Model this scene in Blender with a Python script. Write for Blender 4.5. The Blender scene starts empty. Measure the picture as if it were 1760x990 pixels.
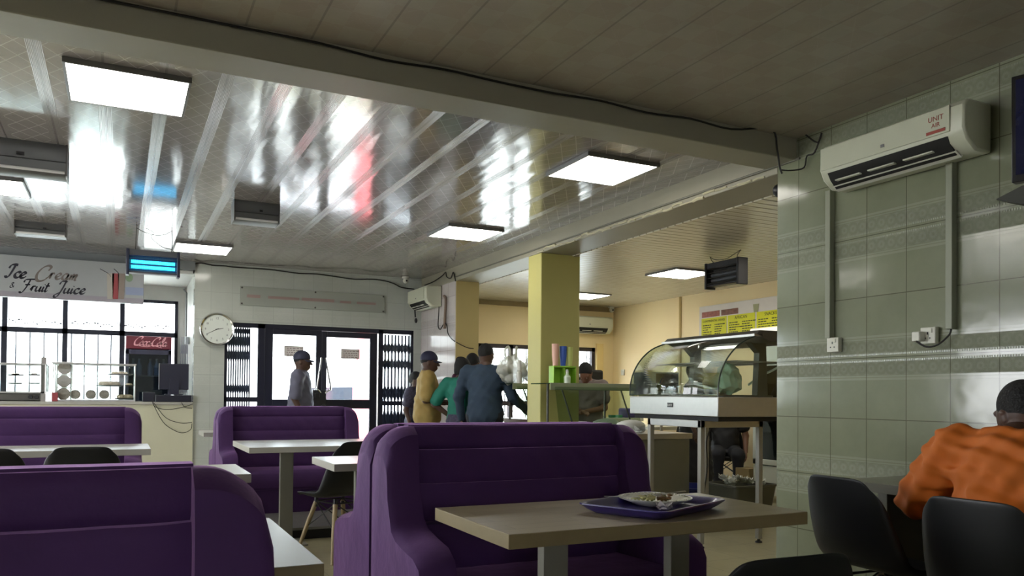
import bpy, bmesh, math, random
import numpy as np
from mathutils import Vector, Matrix
random.seed(7)
PI = math.pi
SC = bpy.context.scene
COL = SC.collection

# ------------------------------------------------------------------ camera
EYE = 1.14; FPX = 1370.0; CXP = 880.0; CYP = 660.0
YAW = math.radians(26.23); PIT = math.atan(21/1370.); ROL = 0.009
fw = Vector((math.sin(YAW)*math.cos(PIT), math.cos(YAW)*math.cos(PIT), math.sin(PIT)))
rt = Vector((math.cos(YAW), -math.sin(YAW), 0)); up = rt.cross(fw)
rt, up = math.cos(ROL)*rt+math.sin(ROL)*up, math.cos(ROL)*up-math.sin(ROL)*rt
cd = bpy.data.cameras.new('camera'); cam = bpy.data.objects.new('camera', cd); COL.objects.link(cam)
cd.sensor_fit = 'HORIZONTAL'; cd.sensor_width = 36; cd.lens = FPX/1760*36
cd.shift_x = 0; cd.shift_y = (CYP-495)/1760; cd.clip_start = .05; cd.clip_end = 300
cam.matrix_world = Matrix(((rt.x, up.x, -fw.x, 0), (rt.y, up.y, -fw.y, 0), (rt.z, up.z, -fw.z, EYE), (0, 0, 0, 1)))
SC.camera = cam
def at(x, y, X=None, Y=None, Z=None):
    r = fw+rt*((x-CXP)/FPX)-up*((y-CYP)/FPX)
    t = X/r.x if X is not None else (Y/r.y if Y is not None else (Z-EYE)/r.z)
    return Vector((0, 0, EYE))+r*t

# ------------------------------------------------------------------ world, exposure
W = bpy.data.worlds.new('world'); SC.world = W; W.use_nodes = True
W.node_tree.nodes['Background'].inputs[0].default_value = (.95, .97, 1, 1)
W.node_tree.nodes['Background'].inputs[1].default_value = 13
SC.view_settings.view_transform = 'Standard'; SC.view_settings.look = 'None'
SC.view_settings.exposure = 0.3; SC.view_settings.gamma = 1; SC.view_settings.use_curve_mapping = False
PANEL = 10.0

# ------------------------------------------------------------------ materials
def s2l(c): return tuple((v/12.92 if v <= .04045 else ((v+.055)/1.055)**2.4) for v in (x/255. for x in c))
MC = {}
def mat(name, rgb=(200, 200, 200), rough=.5, metal=0, emit=None, es=0, sheen=0, alpha=1, spec=.5, coat=0, noise=0, nscale=8, bump=0, bscale=60, trans=0):
    if name in MC: return MC[name]
    m = bpy.data.materials.new(name); m.use_nodes = True; nt = m.node_tree; b = nt.nodes['Principled BSDF']
    col = s2l(rgb)+(1,)
    b.inputs['Base Color'].default_value = col; b.inputs['Roughness'].default_value = rough
    b.inputs['Metallic'].default_value = metal; b.inputs['Specular IOR Level'].default_value = spec
    b.inputs['Coat Weight'].default_value = coat
    if sheen:
        b.inputs['Sheen Weight'].default_value = sheen; b.inputs['Sheen Roughness'].default_value = .35
        b.inputs['Sheen Tint'].default_value = tuple(min(1, v*2+k_) for v, k_ in zip(col[:3], (.5, .28, .5)))+(1,)
    if emit: b.inputs['Emission Color'].default_value = s2l(emit)+(1,); b.inputs['Emission Strength'].default_value = es
    if alpha < 1: b.inputs['Alpha'].default_value = alpha
    if trans: b.inputs['Transmission Weight'].default_value = trans
    tc = nt.nodes.new('ShaderNodeTexCoord')
    n = nt.nodes.new('ShaderNodeTexNoise'); n.inputs['Scale'].default_value = nscale; n.inputs['Detail'].default_value = 6
    nt.links.new(tc.outputs['Object'], n.inputs['Vector'])
    k = noise if noise else .05
    mx = nt.nodes.new('ShaderNodeMix'); mx.data_type = 'RGBA'
    mx.inputs['A'].default_value = tuple(v*(1-k) for v in col[:3])+(1,); mx.inputs['B'].default_value = tuple(min(1, v*(1+k)) for v in col[:3])+(1,)
    nt.links.new(n.outputs['Fac'], mx.inputs['Factor']); nt.links.new(mx.outputs['Result'], b.inputs['Base Color'])
    if bump:
        n2 = nt.nodes.new('ShaderNodeTexNoise'); n2.inputs['Scale'].default_value = bscale; n2.inputs['Detail'].default_value = 4
        nt.links.new(tc.outputs['Object'], n2.inputs['Vector'])
        bp = nt.nodes.new('ShaderNodeBump'); bp.inputs['Strength'].default_value = bump; bp.inputs['Distance'].default_value = .01
        nt.links.new(n2.outputs['Fac'], bp.inputs['Height']); nt.links.new(bp.outputs['Normal'], b.inputs['Normal'])
    MC[name] = m; return m
def glass(name, tint=(235, 245, 240), gl=.08, gls=(1, 1, 1), fres=1.5):
    if name in MC: return MC[name]
    m = bpy.data.materials.new(name); m.use_nodes = True; nt = m.node_tree; nt.nodes.clear()
    o = nt.nodes.new('ShaderNodeOutputMaterial'); t = nt.nodes.new('ShaderNodeBsdfTransparent'); g = nt.nodes.new('ShaderNodeBsdfGlossy')
    t.inputs[0].default_value = s2l(tint)+(1,); g.inputs['Roughness'].default_value = .02
    lw = nt.nodes.new('ShaderNodeLayerWeight'); lw.inputs[0].default_value = .5
    f = nt.nodes.new('ShaderNodeMath'); f.operation = 'POWER'; f.inputs[1].default_value = 5; nt.links.new(lw.outputs['Facing'], f.inputs[0])
    a = nt.nodes.new('ShaderNodeMath'); a.operation = 'ADD'; a.inputs[1].default_value = gl; a.use_clamp = True
    nt.links.new(f.outputs[0], a.inputs[0])
    x = nt.nodes.new('ShaderNodeMixShader'); nt.links.new(a.outputs[0], x.inputs[0]); nt.links.new(t.outputs[0], x.inputs[1]); nt.links.new(g.outputs[0], x.inputs[2])
    nt.links.new(x.outputs[0], o.inputs[0]); MC[name] = m; return m
class NT:   # tiny node helper
    def __init__(s, m): s.t = m.node_tree; s.b = s.t.nodes['Principled BSDF']
    def n(s, typ, **k):
        d = s.t.nodes.new('ShaderNode'+typ)
        for a, v in k.items(): setattr(d, a, v)
        return d
    def l(s, a, b): s.t.links.new(a, b)
    def val(s, x, sock):
        if hasattr(x, 'links'): s.l(x, sock)
        else: sock.default_value = x
    def m(s, op, a, b=0, c=None, clamp=False):
        d = s.n('Math', operation=op, use_clamp=clamp); s.val(a, d.inputs[0]); s.val(b, d.inputs[1])
        if c is not None: s.val(c, d.inputs[2])
        return d.outputs[0]
    def sep(s):
        tc = s.n('TexCoord'); d = s.n('SeparateXYZ'); s.l(tc.outputs['Object'], d.inputs[0]); s.tc = tc.outputs['Object']
        return d.outputs
    def comb(s, x, y, z=0):
        d = s.n('CombineXYZ'); s.val(x, d.inputs[0]); s.val(y, d.inputs[1]); s.val(z, d.inputs[2]); return d.outputs[0]
    def mixc(s, f, a, b):
        d = s.n('Mix', data_type='RGBA'); s.val(f, d.inputs['Factor'])
        for v, k in ((a, 'A'), (b, 'B')):
            if hasattr(v, 'links'): s.l(v, d.inputs[k])
            else: d.inputs[k].default_value = s2l(v)+(1,)
        return d.outputs['Result']
    def noise(s, vec, scale, detail=4, rough=.5):
        d = s.n('TexNoise'); s.l(vec, d.inputs['Vector']); d.inputs['Scale'].default_value = scale; d.inputs['Detail'].default_value = detail; d.inputs['Roughness'].default_value = rough
        return d.outputs['Fac']
    def line(s, x, period, w, off=0):   # 1 on a line of width w every period
        f = s.m('PINGPONG', s.m('ADD', x, off), period/2.)
        return s.m('LESS_THAN', f, w/2.)
    def bump(s, h, st=.3, dist=.01):
        d = s.n('Bump'); d.inputs['Strength'].default_value = st; d.inputs['Distance'].default_value = dist; s.l(h, d.inputs['Height']); s.l(d.outputs[0], s.b.inputs['Normal'])
def newp(name, rough=.4, spec=.5):
    m = bpy.data.materials.new(name); m.use_nodes = True; h = NT(m); h.b.inputs['Roughness'].default_value = rough; h.b.inputs['Specular IOR Level'].default_value = spec; MC[name] = m
    return m, h
def ceiling_mat(name, base, light, dark, per=.284, off=0, rough=.17):
    m, h = newp(name, rough, .75); h.b.inputs['Coat Weight'].default_value = .5; h.b.inputs['Coat Roughness'].default_value = .1; x, y, z = h.sep()
    seam = h.line(x, per, .012, off)
    near = h.m('LESS_THAN', h.m('PINGPONG', h.m('ADD', x, off), per/2.), .035)
    rid = h.m('MULTIPLY', h.m('SINE', h.m('MULTIPLY', x, 900)), near)
    d1 = h.line(h.m('ADD', h.m('MULTIPLY', x, 1.0), h.m('MULTIPLY', y, .62)), .115, .006)
    d2 = h.line(h.m('SUBTRACT', h.m('MULTIPLY', x, 1.0), h.m('MULTIPLY', y, .62)), .115, .006)
    dia = h.m('MULTIPLY', h.m('MAXIMUM', d1, d2), h.m('SUBTRACT', 1, near))
    nz = h.noise(h.tc, 3.2, 6, .6); sp = h.m('GREATER_THAN', h.noise(h.comb(h.m('MULTIPLY', x, 22), h.m('MULTIPLY', y, 60)), 1.0, 3), .64)
    c = h.mixc(nz, base, light); c = h.mixc(h.m('MULTIPLY', sp, .3), c, dark); c = h.mixc(h.m('MULTIPLY', dia, .5), c, (225, 222, 215)); c = h.mixc(h.m('MULTIPLY', seam, .45), c, dark)
    h.l(c, h.b.inputs['Base Color'])
    big = h.noise(h.comb(h.m('MULTIPLY', x, 3.5), h.m('MULTIPLY', y, .5)), 1.6, 2)
    hh = h.m('ADD', h.m('MULTIPLY', rid, .10), h.m('ADD', h.m('MULTIPLY', seam, -.8), h.m('ADD', h.m('MULTIPLY', dia, .18), h.m('MULTIPLY', big, 1.6))))
    h.bump(hh, .35, .012)
    return m
M_ceil = ceiling_mat('ceiling_pvc', (136, 130, 128), (168, 161, 158), (100, 95, 93), off=.095, rough=.13)
def near_ceiling():
    m, h = newp('ceiling_pvc_checked', .3, .5); x, y, z = h.sep()
    seam = h.line(x, .284, .01, .095)
    ck = h.n('TexChecker'); h.l(h.comb(x, y), ck.inputs['Vector']); ck.inputs['Scale'].default_value = 7
    nz = h.noise(h.tc, 5, 5, .6)
    c = h.mixc(nz, (150, 143, 127), (178, 171, 154)); c = h.mixc(h.m('MULTIPLY', ck.outputs['Fac'], .22), c, (150, 122, 106))
    d1 = h.line(h.m('ADD', x, y), .202, .006); d2 = h.line(h.m('SUBTRACT', x, y), .202, .006)
    c = h.mixc(h.m('MULTIPLY', h.m('MAXIMUM', d1, d2), .35), c, (170, 162, 148)); c = h.mixc(h.m('MULTIPLY', seam, .4), c, (70, 66, 58))
    h.l(c, h.b.inputs['Base Color']); h.bump(h.m('ADD', h.m('MULTIPLY', h.m('MAXIMUM', d1, d2), .2), h.noise(h.tc, 2.5, 2)), .25, .012)
    return m
M_ceil_near = near_ceiling()
def kitchen_ceiling():
    m, h = newp('ceiling_ribbed', .25, .5); x, y, z = h.sep()
    g = h.line(y, .1, .022); nz = h.noise(h.tc, 2, 4)
    c = h.mixc(nz, (192, 184, 164), (210, 203, 184)); c = h.mixc(h.m('MULTIPLY', g, .8), c, (130, 120, 98)); h.l(c, h.b.inputs['Base Color'])
    h.bump(h.m('ADD', h.m('MULTIPLY', g, -1), h.m('SINE', h.m('MULTIPLY', y, 62.8))), .25, .006)
    return m
M_ceil_k = kitchen_ceiling()
def tile_mat(name, uaxis, base, light, grout, uoff=0, zoff=-.007, rough=.12, k=1.0):
    m, h = newp(name, rough, .5); o = h.sep(); u = o[uaxis]; z = o[2]
    gu = h.line(u, .25, .005, uoff); gz = h.line(z, .341, .005, zoff); g = h.m('MAXIMUM', gu, gz)
    # embossed bands on both sides of every second joint
    dist = h.m('PINGPONG', h.m('ADD', z, -.007+.682*4), .341)
    band = h.m('LESS_THAN', dist, .125)
    e1 = h.line(dist, 10, .012, -.118); e2 = h.line(dist, 10, .008, -.103); e3 = h.line(dist, 10, .01, -.018)
    edges = h.m('MAXIMUM', e1, h.m('MAXIMUM', e2, e3))
    w = h.n('TexWave', wave_type='RINGS', rings_direction='SPHERICAL'); 
    fu = h.m('SUBTRACT', h.m('PINGPONG', h.m('ADD', u, uoff), .0625), .031); fz = h.m('SUBTRACT', dist, .06)
    h.l(h.comb(fu, fz, 0), w.inputs['Vector']); w.inputs['Scale'].default_value = 11; w.inputs['Distortion'].default_value = 5; w.inputs['Detail'].default_value = 2; w.inputs['Detail Scale'].default_value = 30
    inner = h.m('MULTIPLY', band, h.m('LESS_THAN', h.m('ABSOLUTE', fz), .036))
    beads = h.m('MULTIPLY', h.m('SINE', h.m('MULTIPLY', u, 500)), e3)
    hh = h.m('ADD', h.m('MULTIPLY', w.outputs['Fac'], h.m('MULTIPLY', inner, .6)), h.m('ADD', h.m('MULTIPLY', edges, .5), h.m('ADD', h.m('MULTIPLY', beads, .3), h.m('MULTIPLY', g, -1.2))))
    hh = h.m('ADD', hh, h.m('MULTIPLY', h.noise(h.tc, 5, 2), .5))
    nz = h.noise(h.tc, 4.5, 7, .65)
    cells = h.n('TexWhiteNoise', noise_dimensions='2D'); h.l(h.comb(h.m('FLOOR', h.m('MULTIPLY', h.m('ADD', u, uoff), 4)), h.m('FLOOR', h.m('DIVIDE', h.m('ADD', z, zoff), .341))), cells.inputs['Vector'])
    c = h.mixc(h.m('ADD', h.m('MULTIPLY', nz, .8), h.m('MULTIPLY', cells.outputs['Value'], .2)), base, light)
    c = h.mixc(h.m('MULTIPLY', inner, h.m('MULTIPLY', w.outputs['Fac'], .10)), c, (206, 210, 196)); c = h.mixc(h.m('MULTIPLY', edges, .12), c, (206, 210, 196)); c = h.mixc(h.m('MULTIPLY', g, .8), c, grout); h.l(c, h.b.inputs['Base Color'])  # pale tint on rings and edges paints in the highlights of the embossing
    h.bump(hh, .6*k, .006)
    return m
M_tile_r = tile_mat('wall_tile_green', 1, (112, 117, 95), (140, 144, 120), (80, 80, 62), uoff=.135)
M_tile_far = tile_mat('wall_tile_grey', 0, (166, 170, 162), (186, 190, 182), (158, 162, 154), rough=.12, k=.15)
M_tile_side = tile_mat('wall_tile_pale', 1, (176, 168, 166), (198, 190, 188), (150, 142, 138), uoff=.05, k=1.2)
def floor_mat():
    m, h = newp('floor_tile', .3, .5); x, y, z = h.sep()
    g = h.m('MAXIMUM', h.line(x, .4, .006), h.line(y, .4, .006)); nz = h.noise(h.tc, 3, 8, .7)
    c = h.mixc(nz, (128, 122, 92), (178, 172, 140)); c = h.mixc(h.m('MULTIPLY', g, .7), c, (100, 96, 76)); h.l(c, h.b.inputs['Base Color']); h.bump(h.m('MULTIPLY', g, -1), .3, .004)
    return m
M_floor = floor_mat()
def wood_top():
    m, h = newp('laminate_wood', .32, .5); x, y, z = h.sep()
    br = h.n('TexBrick'); h.l(h.comb(x, y), br.inputs['Vector'])
    br.inputs['Color1'].default_value = s2l((150, 138, 110))+(1,); br.inputs['Color2'].default_value = s2l((176, 164, 136))+(1,); br.inputs['Mortar'].default_value = s2l((140, 128, 102))+(1,)
    br.inputs['Scale'].default_value = 1; br.inputs['Brick Width'].default_value = .5; br.inputs['Row Height'].default_value = .07; br.inputs['Mortar Size'].default_value = .0015
    st = h.noise(h.comb(h.m('MULTIPLY', x, 4), h.m('MULTIPLY', y, 70)), 1, 5, .6)
    c = h.mixc(h.m('MULTIPLY', st, .45), br.outputs['Color'], (120, 106, 80)); h.l(c, h.b.inputs['Base Color'])
    return m
M_wood = wood_top()
M_wood_pale = mat('laminate_pale', (186, 184, 176), .28, noise=.12, nscale=3)
M_edge = mat('table_edge_band', (132, 118, 84), .45, noise=.12, nscale=20)
M_edge_pale = mat('pale_edge_band', (168, 166, 156), .4)
M_post = mat('grey_post', (118, 116, 104), .5)
M_velvet = mat('purple_velvet', (72, 46, 90), .75, sheen=.6, noise=.25, nscale=5, bump=.35, bscale=14, spec=.2)
M_velvet_d = mat('purple_velvet_piping', (52, 28, 72), .8, sheen=.3)
M_paint_y = mat('yellow_paint', (232, 212, 164), .55, noise=.05, nscale=2)
M_col = mat('olive_yellow_paint', (178, 172, 104), .5, noise=.06, nscale=3)
M_col2 = mat('mustard_paint', (190, 172, 116), .5, noise=.06, nscale=3)
M_beam = mat('beam_paint', (150, 146, 128), .45, noise=.1, nscale=3, bump=.1, bscale=6)
M_white = mat('white_paint', (200, 200, 194), .5, noise=.06)
M_cream = mat('cream_tile_front', (196, 194, 168), .35, noise=.05)
M_plast = mat('white_plastic', (206, 206, 192), .35)
M_plast_ac = mat('ac_plastic', (196, 198, 176), .35)
M_dark = mat('dark_plastic', (22, 22, 26), .45)
M_black = mat('black_shell', (19, 21, 23), .42, spec=.4)
M_frame = mat('black_aluminium', (26, 28, 44), .4, spec=.4)
M_steel = mat('brushed_steel', (176, 174, 170), .32, .85, noise=.06, nscale=30)
M_steel_d = mat('dark_steel', (92, 90, 86), .4, .7)
M_chrome = mat('chrome', (215, 215, 215), .12, 1)
M_grey = mat('grey_metal', (118, 118, 118), .4, .3)
M_wire = mat('black_cable', (28, 26, 22), .6)
M_wirew = mat('grey_cable', (110, 108, 96), .6)
M_leg = mat('beech_leg', (150, 132, 98), .5, noise=.15, nscale=12)
M_panel = mat('led_diffuser', (255, 255, 255), .5, emit=(255, 250, 240), es=PANEL)
M_win = glass('window_glass', (240, 246, 248), .04)
M_glass = glass('display_glass', (240, 245, 241), .05)
M_glass2 = glass('clear_case_glass', (250, 253, 252), .004)
M_paper = mat('paper', (226, 220, 214), .7)
M_skin = mat('dark_skin', (74, 50, 38), .5, noise=.1)
M_skin_l = mat('brown_skin', (122, 84, 64), .5, noise=.1)
M_hair = mat('black_hair', (13, 12, 12), .75, bump=.6, bscale=120)
M_eye = mat('eye_white', (190, 184, 176), .3)

# ------------------------------------------------------------------ mesh builder
class MB:
    def __init__(s): s.v = []; s.f = []
    def add(s, vs, fs):
        b = len(s.v); s.v += [tuple(v) for v in vs]; s.f += [tuple(i+b for i in f) for f in fs]; return s
    def box(s, x0, x1, y0, y1, z0, z1):
        return s.add([(x0, y0, z0), (x1, y0, z0), (x1, y1, z0), (x0, y1, z0), (x0, y0, z1), (x1, y0, z1), (x1, y1, z1), (x0, y1, z1)],
                     [(0, 3, 2, 1), (4, 5, 6, 7), (0, 1, 5, 4), (1, 2, 6, 5), (2, 3, 7, 6), (3, 0, 4, 7)])
    def tube(s, pts, r, n=8, r2=None, cap=True):
        pts = [Vector(p) for p in pts]; L = len(pts); vs = []; prev = None
        for i, p in enumerate(pts):
            t = (pts[min(i+1, L-1)]-pts[max(i-1, 0)])
            t = t.normalized() if t.length > 1e-9 else Vector((0, 0, 1))
            if prev is None: a = t.orthogonal().normalized()
            else:
                a = prev-t*prev.dot(t); a = a.normalized() if a.length > 1e-6 else t.orthogonal().normalized()
            prev = a; b = t.cross(a); rr = (r[i] if hasattr(r, '__len__') else (r if r2 is None else r+(r2-r)*i/max(1, L-1)))
            vs += [p+(a*math.cos(2*PI*k/n)+b*math.sin(2*PI*k/n))*rr for k in range(n)]
        fs = [(i*n+k, i*n+(k+1) % n, (i+1)*n+(k+1) % n, (i+1)*n+k) for i in range(L-1) for k in range(n)]
        if cap: fs += [tuple(range(n))[::-1], tuple((L-1)*n+k for k in range(n))]
        return s.add(vs, fs)
    def lathe(s, prof, c=(0, 0, 0), n=32, axis='z', close=True):
        vs = []
        for r, z in prof:
            for k in range(n):
                a = 2*PI*k/n; x, y = r*math.cos(a), r*math.sin(a)
                p = (x, y, z) if axis == 'z' else ((x, z, y) if axis == 'y' else (z, x, y))
                vs.append((p[0]+c[0], p[1]+c[1], p[2]+c[2]))
        L = len(prof); fs = [(i*n+k, i*n+(k+1) % n, (i+1)*n+(k+1) % n, (i+1)*n+k) for i in range(L-1) for k in range(n)]
        if close: fs += [tuple(range(n))[::-1], tuple((L-1)*n+k for k in range(n))]
        return s.add(vs, fs)
    def prism(s, poly, a0, a1, axis='x'):   # poly of 2-tuples extruded along axis
        def P(u, v, a): return {'x': (a, u, v), 'y': (u, a, v), 'z': (u, v, a)}[axis]
        n = len(poly); vs = [P(u, v, a0) for u, v in poly]+[P(u, v, a1) for u, v in poly]
        return s.add(vs, [tuple(range(n))[::-1], tuple(range(n, 2*n))]+[(k, (k+1) % n, n+(k+1) % n, n+k) for k in range(n)])
    def grid(s, rows, closed=False):
        m = len(rows[0]); vs = [p for r in rows for p in r]; fs = []
        for i in range(len(rows)-1):
            for j in range(m if closed else m-1): fs.append((i*m+j, i*m+(j+1) % m, (i+1)*m+(j+1) % m, (i+1)*m+j))
        return s.add(vs, fs)
    def ball(s, c, r, n=12, m=8, jit=0):
        r = (r, r, r) if not hasattr(r, '__len__') else r; vs = []; fs = []
        for i in range(m+1):
            th = PI*i/m
            for k in range(n):
                a = 2*PI*k/n; q = 1+(random.uniform(-jit, jit) if jit else 0)
                vs.append((c[0]+r[0]*q*math.sin(th)*math.cos(a), c[1]+r[1]*q*math.sin(th)*math.sin(a), c[2]+r[2]*q*math.cos(th)))
        fs = [(i*n+k, (i+1)*n+k, (i+1)*n+(k+1) % n, i*n+(k+1) % n) for i in range(m) for k in range(n)]
        return s.add(vs, fs)
    def build(s, name, m, parent=None, bevel=0, smooth=True, loc=None, rz=0, weld=False):
        me = bpy.data.meshes.new(name); me.from_pydata(s.v, [], s.f); me.update()
        bm = bmesh.new(); bm.from_mesh(me)
        if weld: bmesh.ops.remove_doubles(bm, verts=bm.verts, dist=1e-5)
        bmesh.ops.dissolve_degenerate(bm, dist=1e-7, edges=bm.edges)
        bmesh.ops.recalc_face_normals(bm, faces=bm.faces); bm.to_mesh(me); bm.free()
        me.materials.append(m)
        if smooth:
            me.polygons.foreach_set('use_smooth', [True]*len(me.polygons)); me.set_sharp_from_angle(angle=math.radians(38))
        o = bpy.data.objects.new(name, me); COL.objects.link(o)
        if parent: o.parent = parent
        if loc: o.location = loc
        if rz: o.rotation_euler.z = rz
        if bevel:
            md = o.modifiers.new('bevel', 'BEVEL'); md.width = bevel; md.segments = 2; md.limit_method = 'ANGLE'; md.angle_limit = math.radians(40)
        return o
def tag(o, label, cat, group=None):
    o['label'] = label; o['category'] = cat
    if group: o['group'] = group
    return o
def thing(name, label, cat, loc=(0, 0, 0), rz=0, group=None):
    o = bpy.data.objects.new(name, None); COL.objects.link(o); o.location = loc; o.rotation_euler = (0, 0, rz); o.empty_display_size = .1
    return tag(o, label, cat, group)
def struct(name, mb, m, parent=None, **k):
    o = mb.build(name, m, parent, **k)
    if parent is None: o['kind'] = 'structure'
    return o
KIDS = {}
def copy_tree(o, parent=None, **kw):
    c = o.copy(); COL.objects.link(c)
    if parent: c.parent = parent
    for ch in list(o.children): copy_tree(ch, c)
    for a, v in kw.items():
        if a == 'loc': c.location = v
        elif a == 'rz': c.rotation_euler = (0, 0, v)
        else: c[a] = v
    return c
def box(x0, x1, y0, y1, z0, z1): return MB().box(x0, x1, y0, y1, z0, z1)
def text_mb(txt, size, M4, ext=.001, align='CENTER', shear=0, bold=0):
    cu = bpy.data.curves.new('t', 'FONT'); cu.body = txt; cu.size = size; cu.extrude = ext; cu.align_x = align; cu.shear = shear; cu.resolution_u = 3; cu.offset = bold
    ob = bpy.data.objects.new('t', cu); COL.objects.link(ob)
    dg = bpy.context.evaluated_depsgraph_get(); me = bpy.data.meshes.new_from_object(ob.evaluated_get(dg))
    b = MB(); b.add([M4 @ v.co for v in me.vertices], [tuple(p.vertices) for p in me.polygons])
    bpy.data.objects.remove(ob); bpy.data.meshes.remove(me); bpy.data.curves.remove(cu)
    return b
def frame(o, xd, yd):   # matrix whose local x,y map to given world directions
    xd = Vector(xd).normalized(); yd = Vector(yd).normalized(); zd = xd.cross(yd)
    return Matrix(((xd.x, yd.x, zd.x, o[0]), (xd.y, yd.y, zd.y, o[1]), (xd.z, yd.z, zd.z, o[2]), (0, 0, 0, 1)))
def smooth(pts, n=6):
    P = [Vector(p) for p in pts]; out = []
    for i in range(len(P)-1):
        p0 = P[max(i-1, 0)]; p1 = P[i]; p2 = P[i+1]; p3 = P[min(i+2, len(P)-1)]
        for k in range(n):
            t = k/n; out.append(.5*((2*p1)+(p2-p0)*t+(2*p0-5*p1+4*p2-p3)*t*t+(3*p1-p0-3*p2+p3)*t**3))
    out.append(P[-1]); return out
# hand lettering: pen strokes on an em box
GL = {'c': (.4, [[(.38, .36), (.28, .45), (.12, .38), (.06, .2), (.14, .03), (.3, .02), (.45, .14)]]),
 'e': (.4, [[(.02, .12), (.2, .2), (.34, .34), (.26, .45), (.12, .36), (.07, .18), (.16, .02), (.32, .03), (.45, .15)]]),
 'o': (.42, [[(.2, .45), (.06, .28), (.1, .05), (.25, .02), (.38, .2), (.34, .4), (.2, .45), (.3, .36), (.46, .42)]]),
 'a': (.48, [[(.36, .4), (.2, .45), (.06, .28), (.08, .06), (.2, .02), (.34, .2), (.4, .44)], [(.4, .44), (.34, .12), (.4, .02), (.52, .14)]]),
 'r': (.36, [[(0, .1), (.14, .44), (.1, 0)], [(.1, .2), (.22, .4), (.34, .42)]]),
 'm': (.52, [[(.05, .42), (.02, 0)], [(.03, .2), (.15, .42), (.22, .36), (.18, 0)], [(.2, .2), (.33, .42), (.4, .34), (.36, .04), (.46, .04)]]),
 'u': (.46, [[(.06, .44), (.03, .12), (.12, .01), (.28, .14), (.36, .44)], [(.36, .44), (.32, .1), (.38, .01), (.48, .12)]]),
 'i': (.2, [[(.08, .44), (.04, .1), (.1, .01), (.2, .12)], [(.11, .58), (.13, .64)]]),
 't': (.26, [[(.14, .8), (.05, .12), (.12, .01), (.24, .12)], [(-.02, .5), (.28, .53)]]),
 'l': (.28, [[(.05, .12), (.24, .6), (.26, .9), (.18, .95), (.08, .5), (.08, .1), (.16, .01), (.28, .12)]]),
 'I': (.5, [[(0, .68), (.08, .92), (.3, 1.0), (.5, .96)], [(.34, .98), (.27, .5), (.16, .08), (.02, 0), (-.06, .12)]]),
 'C': (.66, [[(.6, .68), (.68, .9), (.52, 1.0), (.25, .85), (.06, .45), (.12, .08), (.32, -.02), (.56, .08), (.7, .28)]]),
 'F': (.6, [[(0, .7), (.06, .93), (.35, 1.0), (.75, 1.03)], [(.42, .98), (.32, .4), (.16, -.1), (0, -.2), (-.08, -.08)], [(.15, .5), (.52, .55)]]),
 'J': (.48, [[(.05, .7), (.15, .95), (.4, 1.0), (.52, .9)], [(.45, .98), (.35, .3), (.18, -.3), (.0, -.38), (-.04, -.2), (.3, .06)]]),
 '&': (.5, [[(.42, .02), (.12, .5), (.16, .64), (.28, .6), (.24, .42), (.04, .22), (.08, .02), (.26, .02), (.44, .28)]]),
 '-': (.2, [[(.02, .25), (.18, .27)]]), ' ': (.3, [])}
def letters(txt, M4, em, pen=.11, slant=.3, nib=.7, sp=1.0):
    b = MB(); x = 0
    for ch in txt:
        adv, st = GL[ch]
        for s_ in st:
            q = [Vector((x+p[0]+slant*p[1], p[1])) for p in s_]; q = [Vector((v.x, v.y, 0)) for v in q]; q = smooth(q, 6); L = []; R = []
            for i, p in enumerate(q):
                d = q[min(i+1, len(q)-1)]-q[max(i-1, 0)]; a = math.atan2(d.y, d.x); w = pen*(.25+.75*abs(math.sin(a-nib)))/2; nrm = Vector((-math.sin(a), math.cos(a), 0))
                e = .55 if i in (0, len(q)-1) else 1
                L.append(M4 @ ((p+nrm*w*e)*em)); R.append(M4 @ ((p-nrm*w*e)*em))
            b.grid([L, R])
        x += adv*sp
    return b
# ================================================================== the room shell
CZ = 2.75
struct('floor', box(-4.6, 7.2, -3.1, 11.95, -.1, 0), M_floor, smooth=False)
struct('ceiling_main', box(-4.6, 3.74, 3.75, 10.45, CZ, CZ+.1), M_ceil, smooth=False)
struct('ceiling_front', box(-4.6, 3.74, -3.1, 3.75, CZ, CZ+.1), M_ceil_near, smooth=False)
struct('ceiling_kitchen', box(4.1, 7.2, 1.9, 10.8, 2.562, 2.8), M_ceil_k, smooth=False)
struct('ceiling_kiosk', box(-4.6, .82, 10.5, 11.95, 2.6, 2.8), M_white, smooth=False)
struct('wall_right', box(3.74, 3.92, -3.1, 3.79, 0, CZ), M_tile_r, smooth=False)
# back wall (behind the camera) with a window opening put in to light the foreground
b = MB(); b.box(-4.6, -3.4, -3.2, -3.1, 0, CZ); b.box(.2, 3.92, -3.2, -3.1, 0, CZ); b.box(-3.4, .2, -3.2, -3.1, 0, 1.35); b.box(-3.4, .2, -3.2, -3.1, 1.75, CZ); b.box(-3.4, -2.2, -3.2, -3.1, 1.35, 1.75)
struct('wall_back', b, M_white, smooth=False)
# left side wall (out of frame) with unseen window openings added to light the foreground
b = MB(); b.box(-4.7, -4.6, -3.1, 12, 0, .8); b.box(-4.7, -4.6, -3.1, 12, 2.35, CZ)
for y0, y1 in ((-3.1, 3.4), (4.9, 5.5), (8.2, 12)): b.box(-4.7, -4.6, y0, y1, .8, 2.35)
struct('wall_left', b, M_white, smooth=False)
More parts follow.
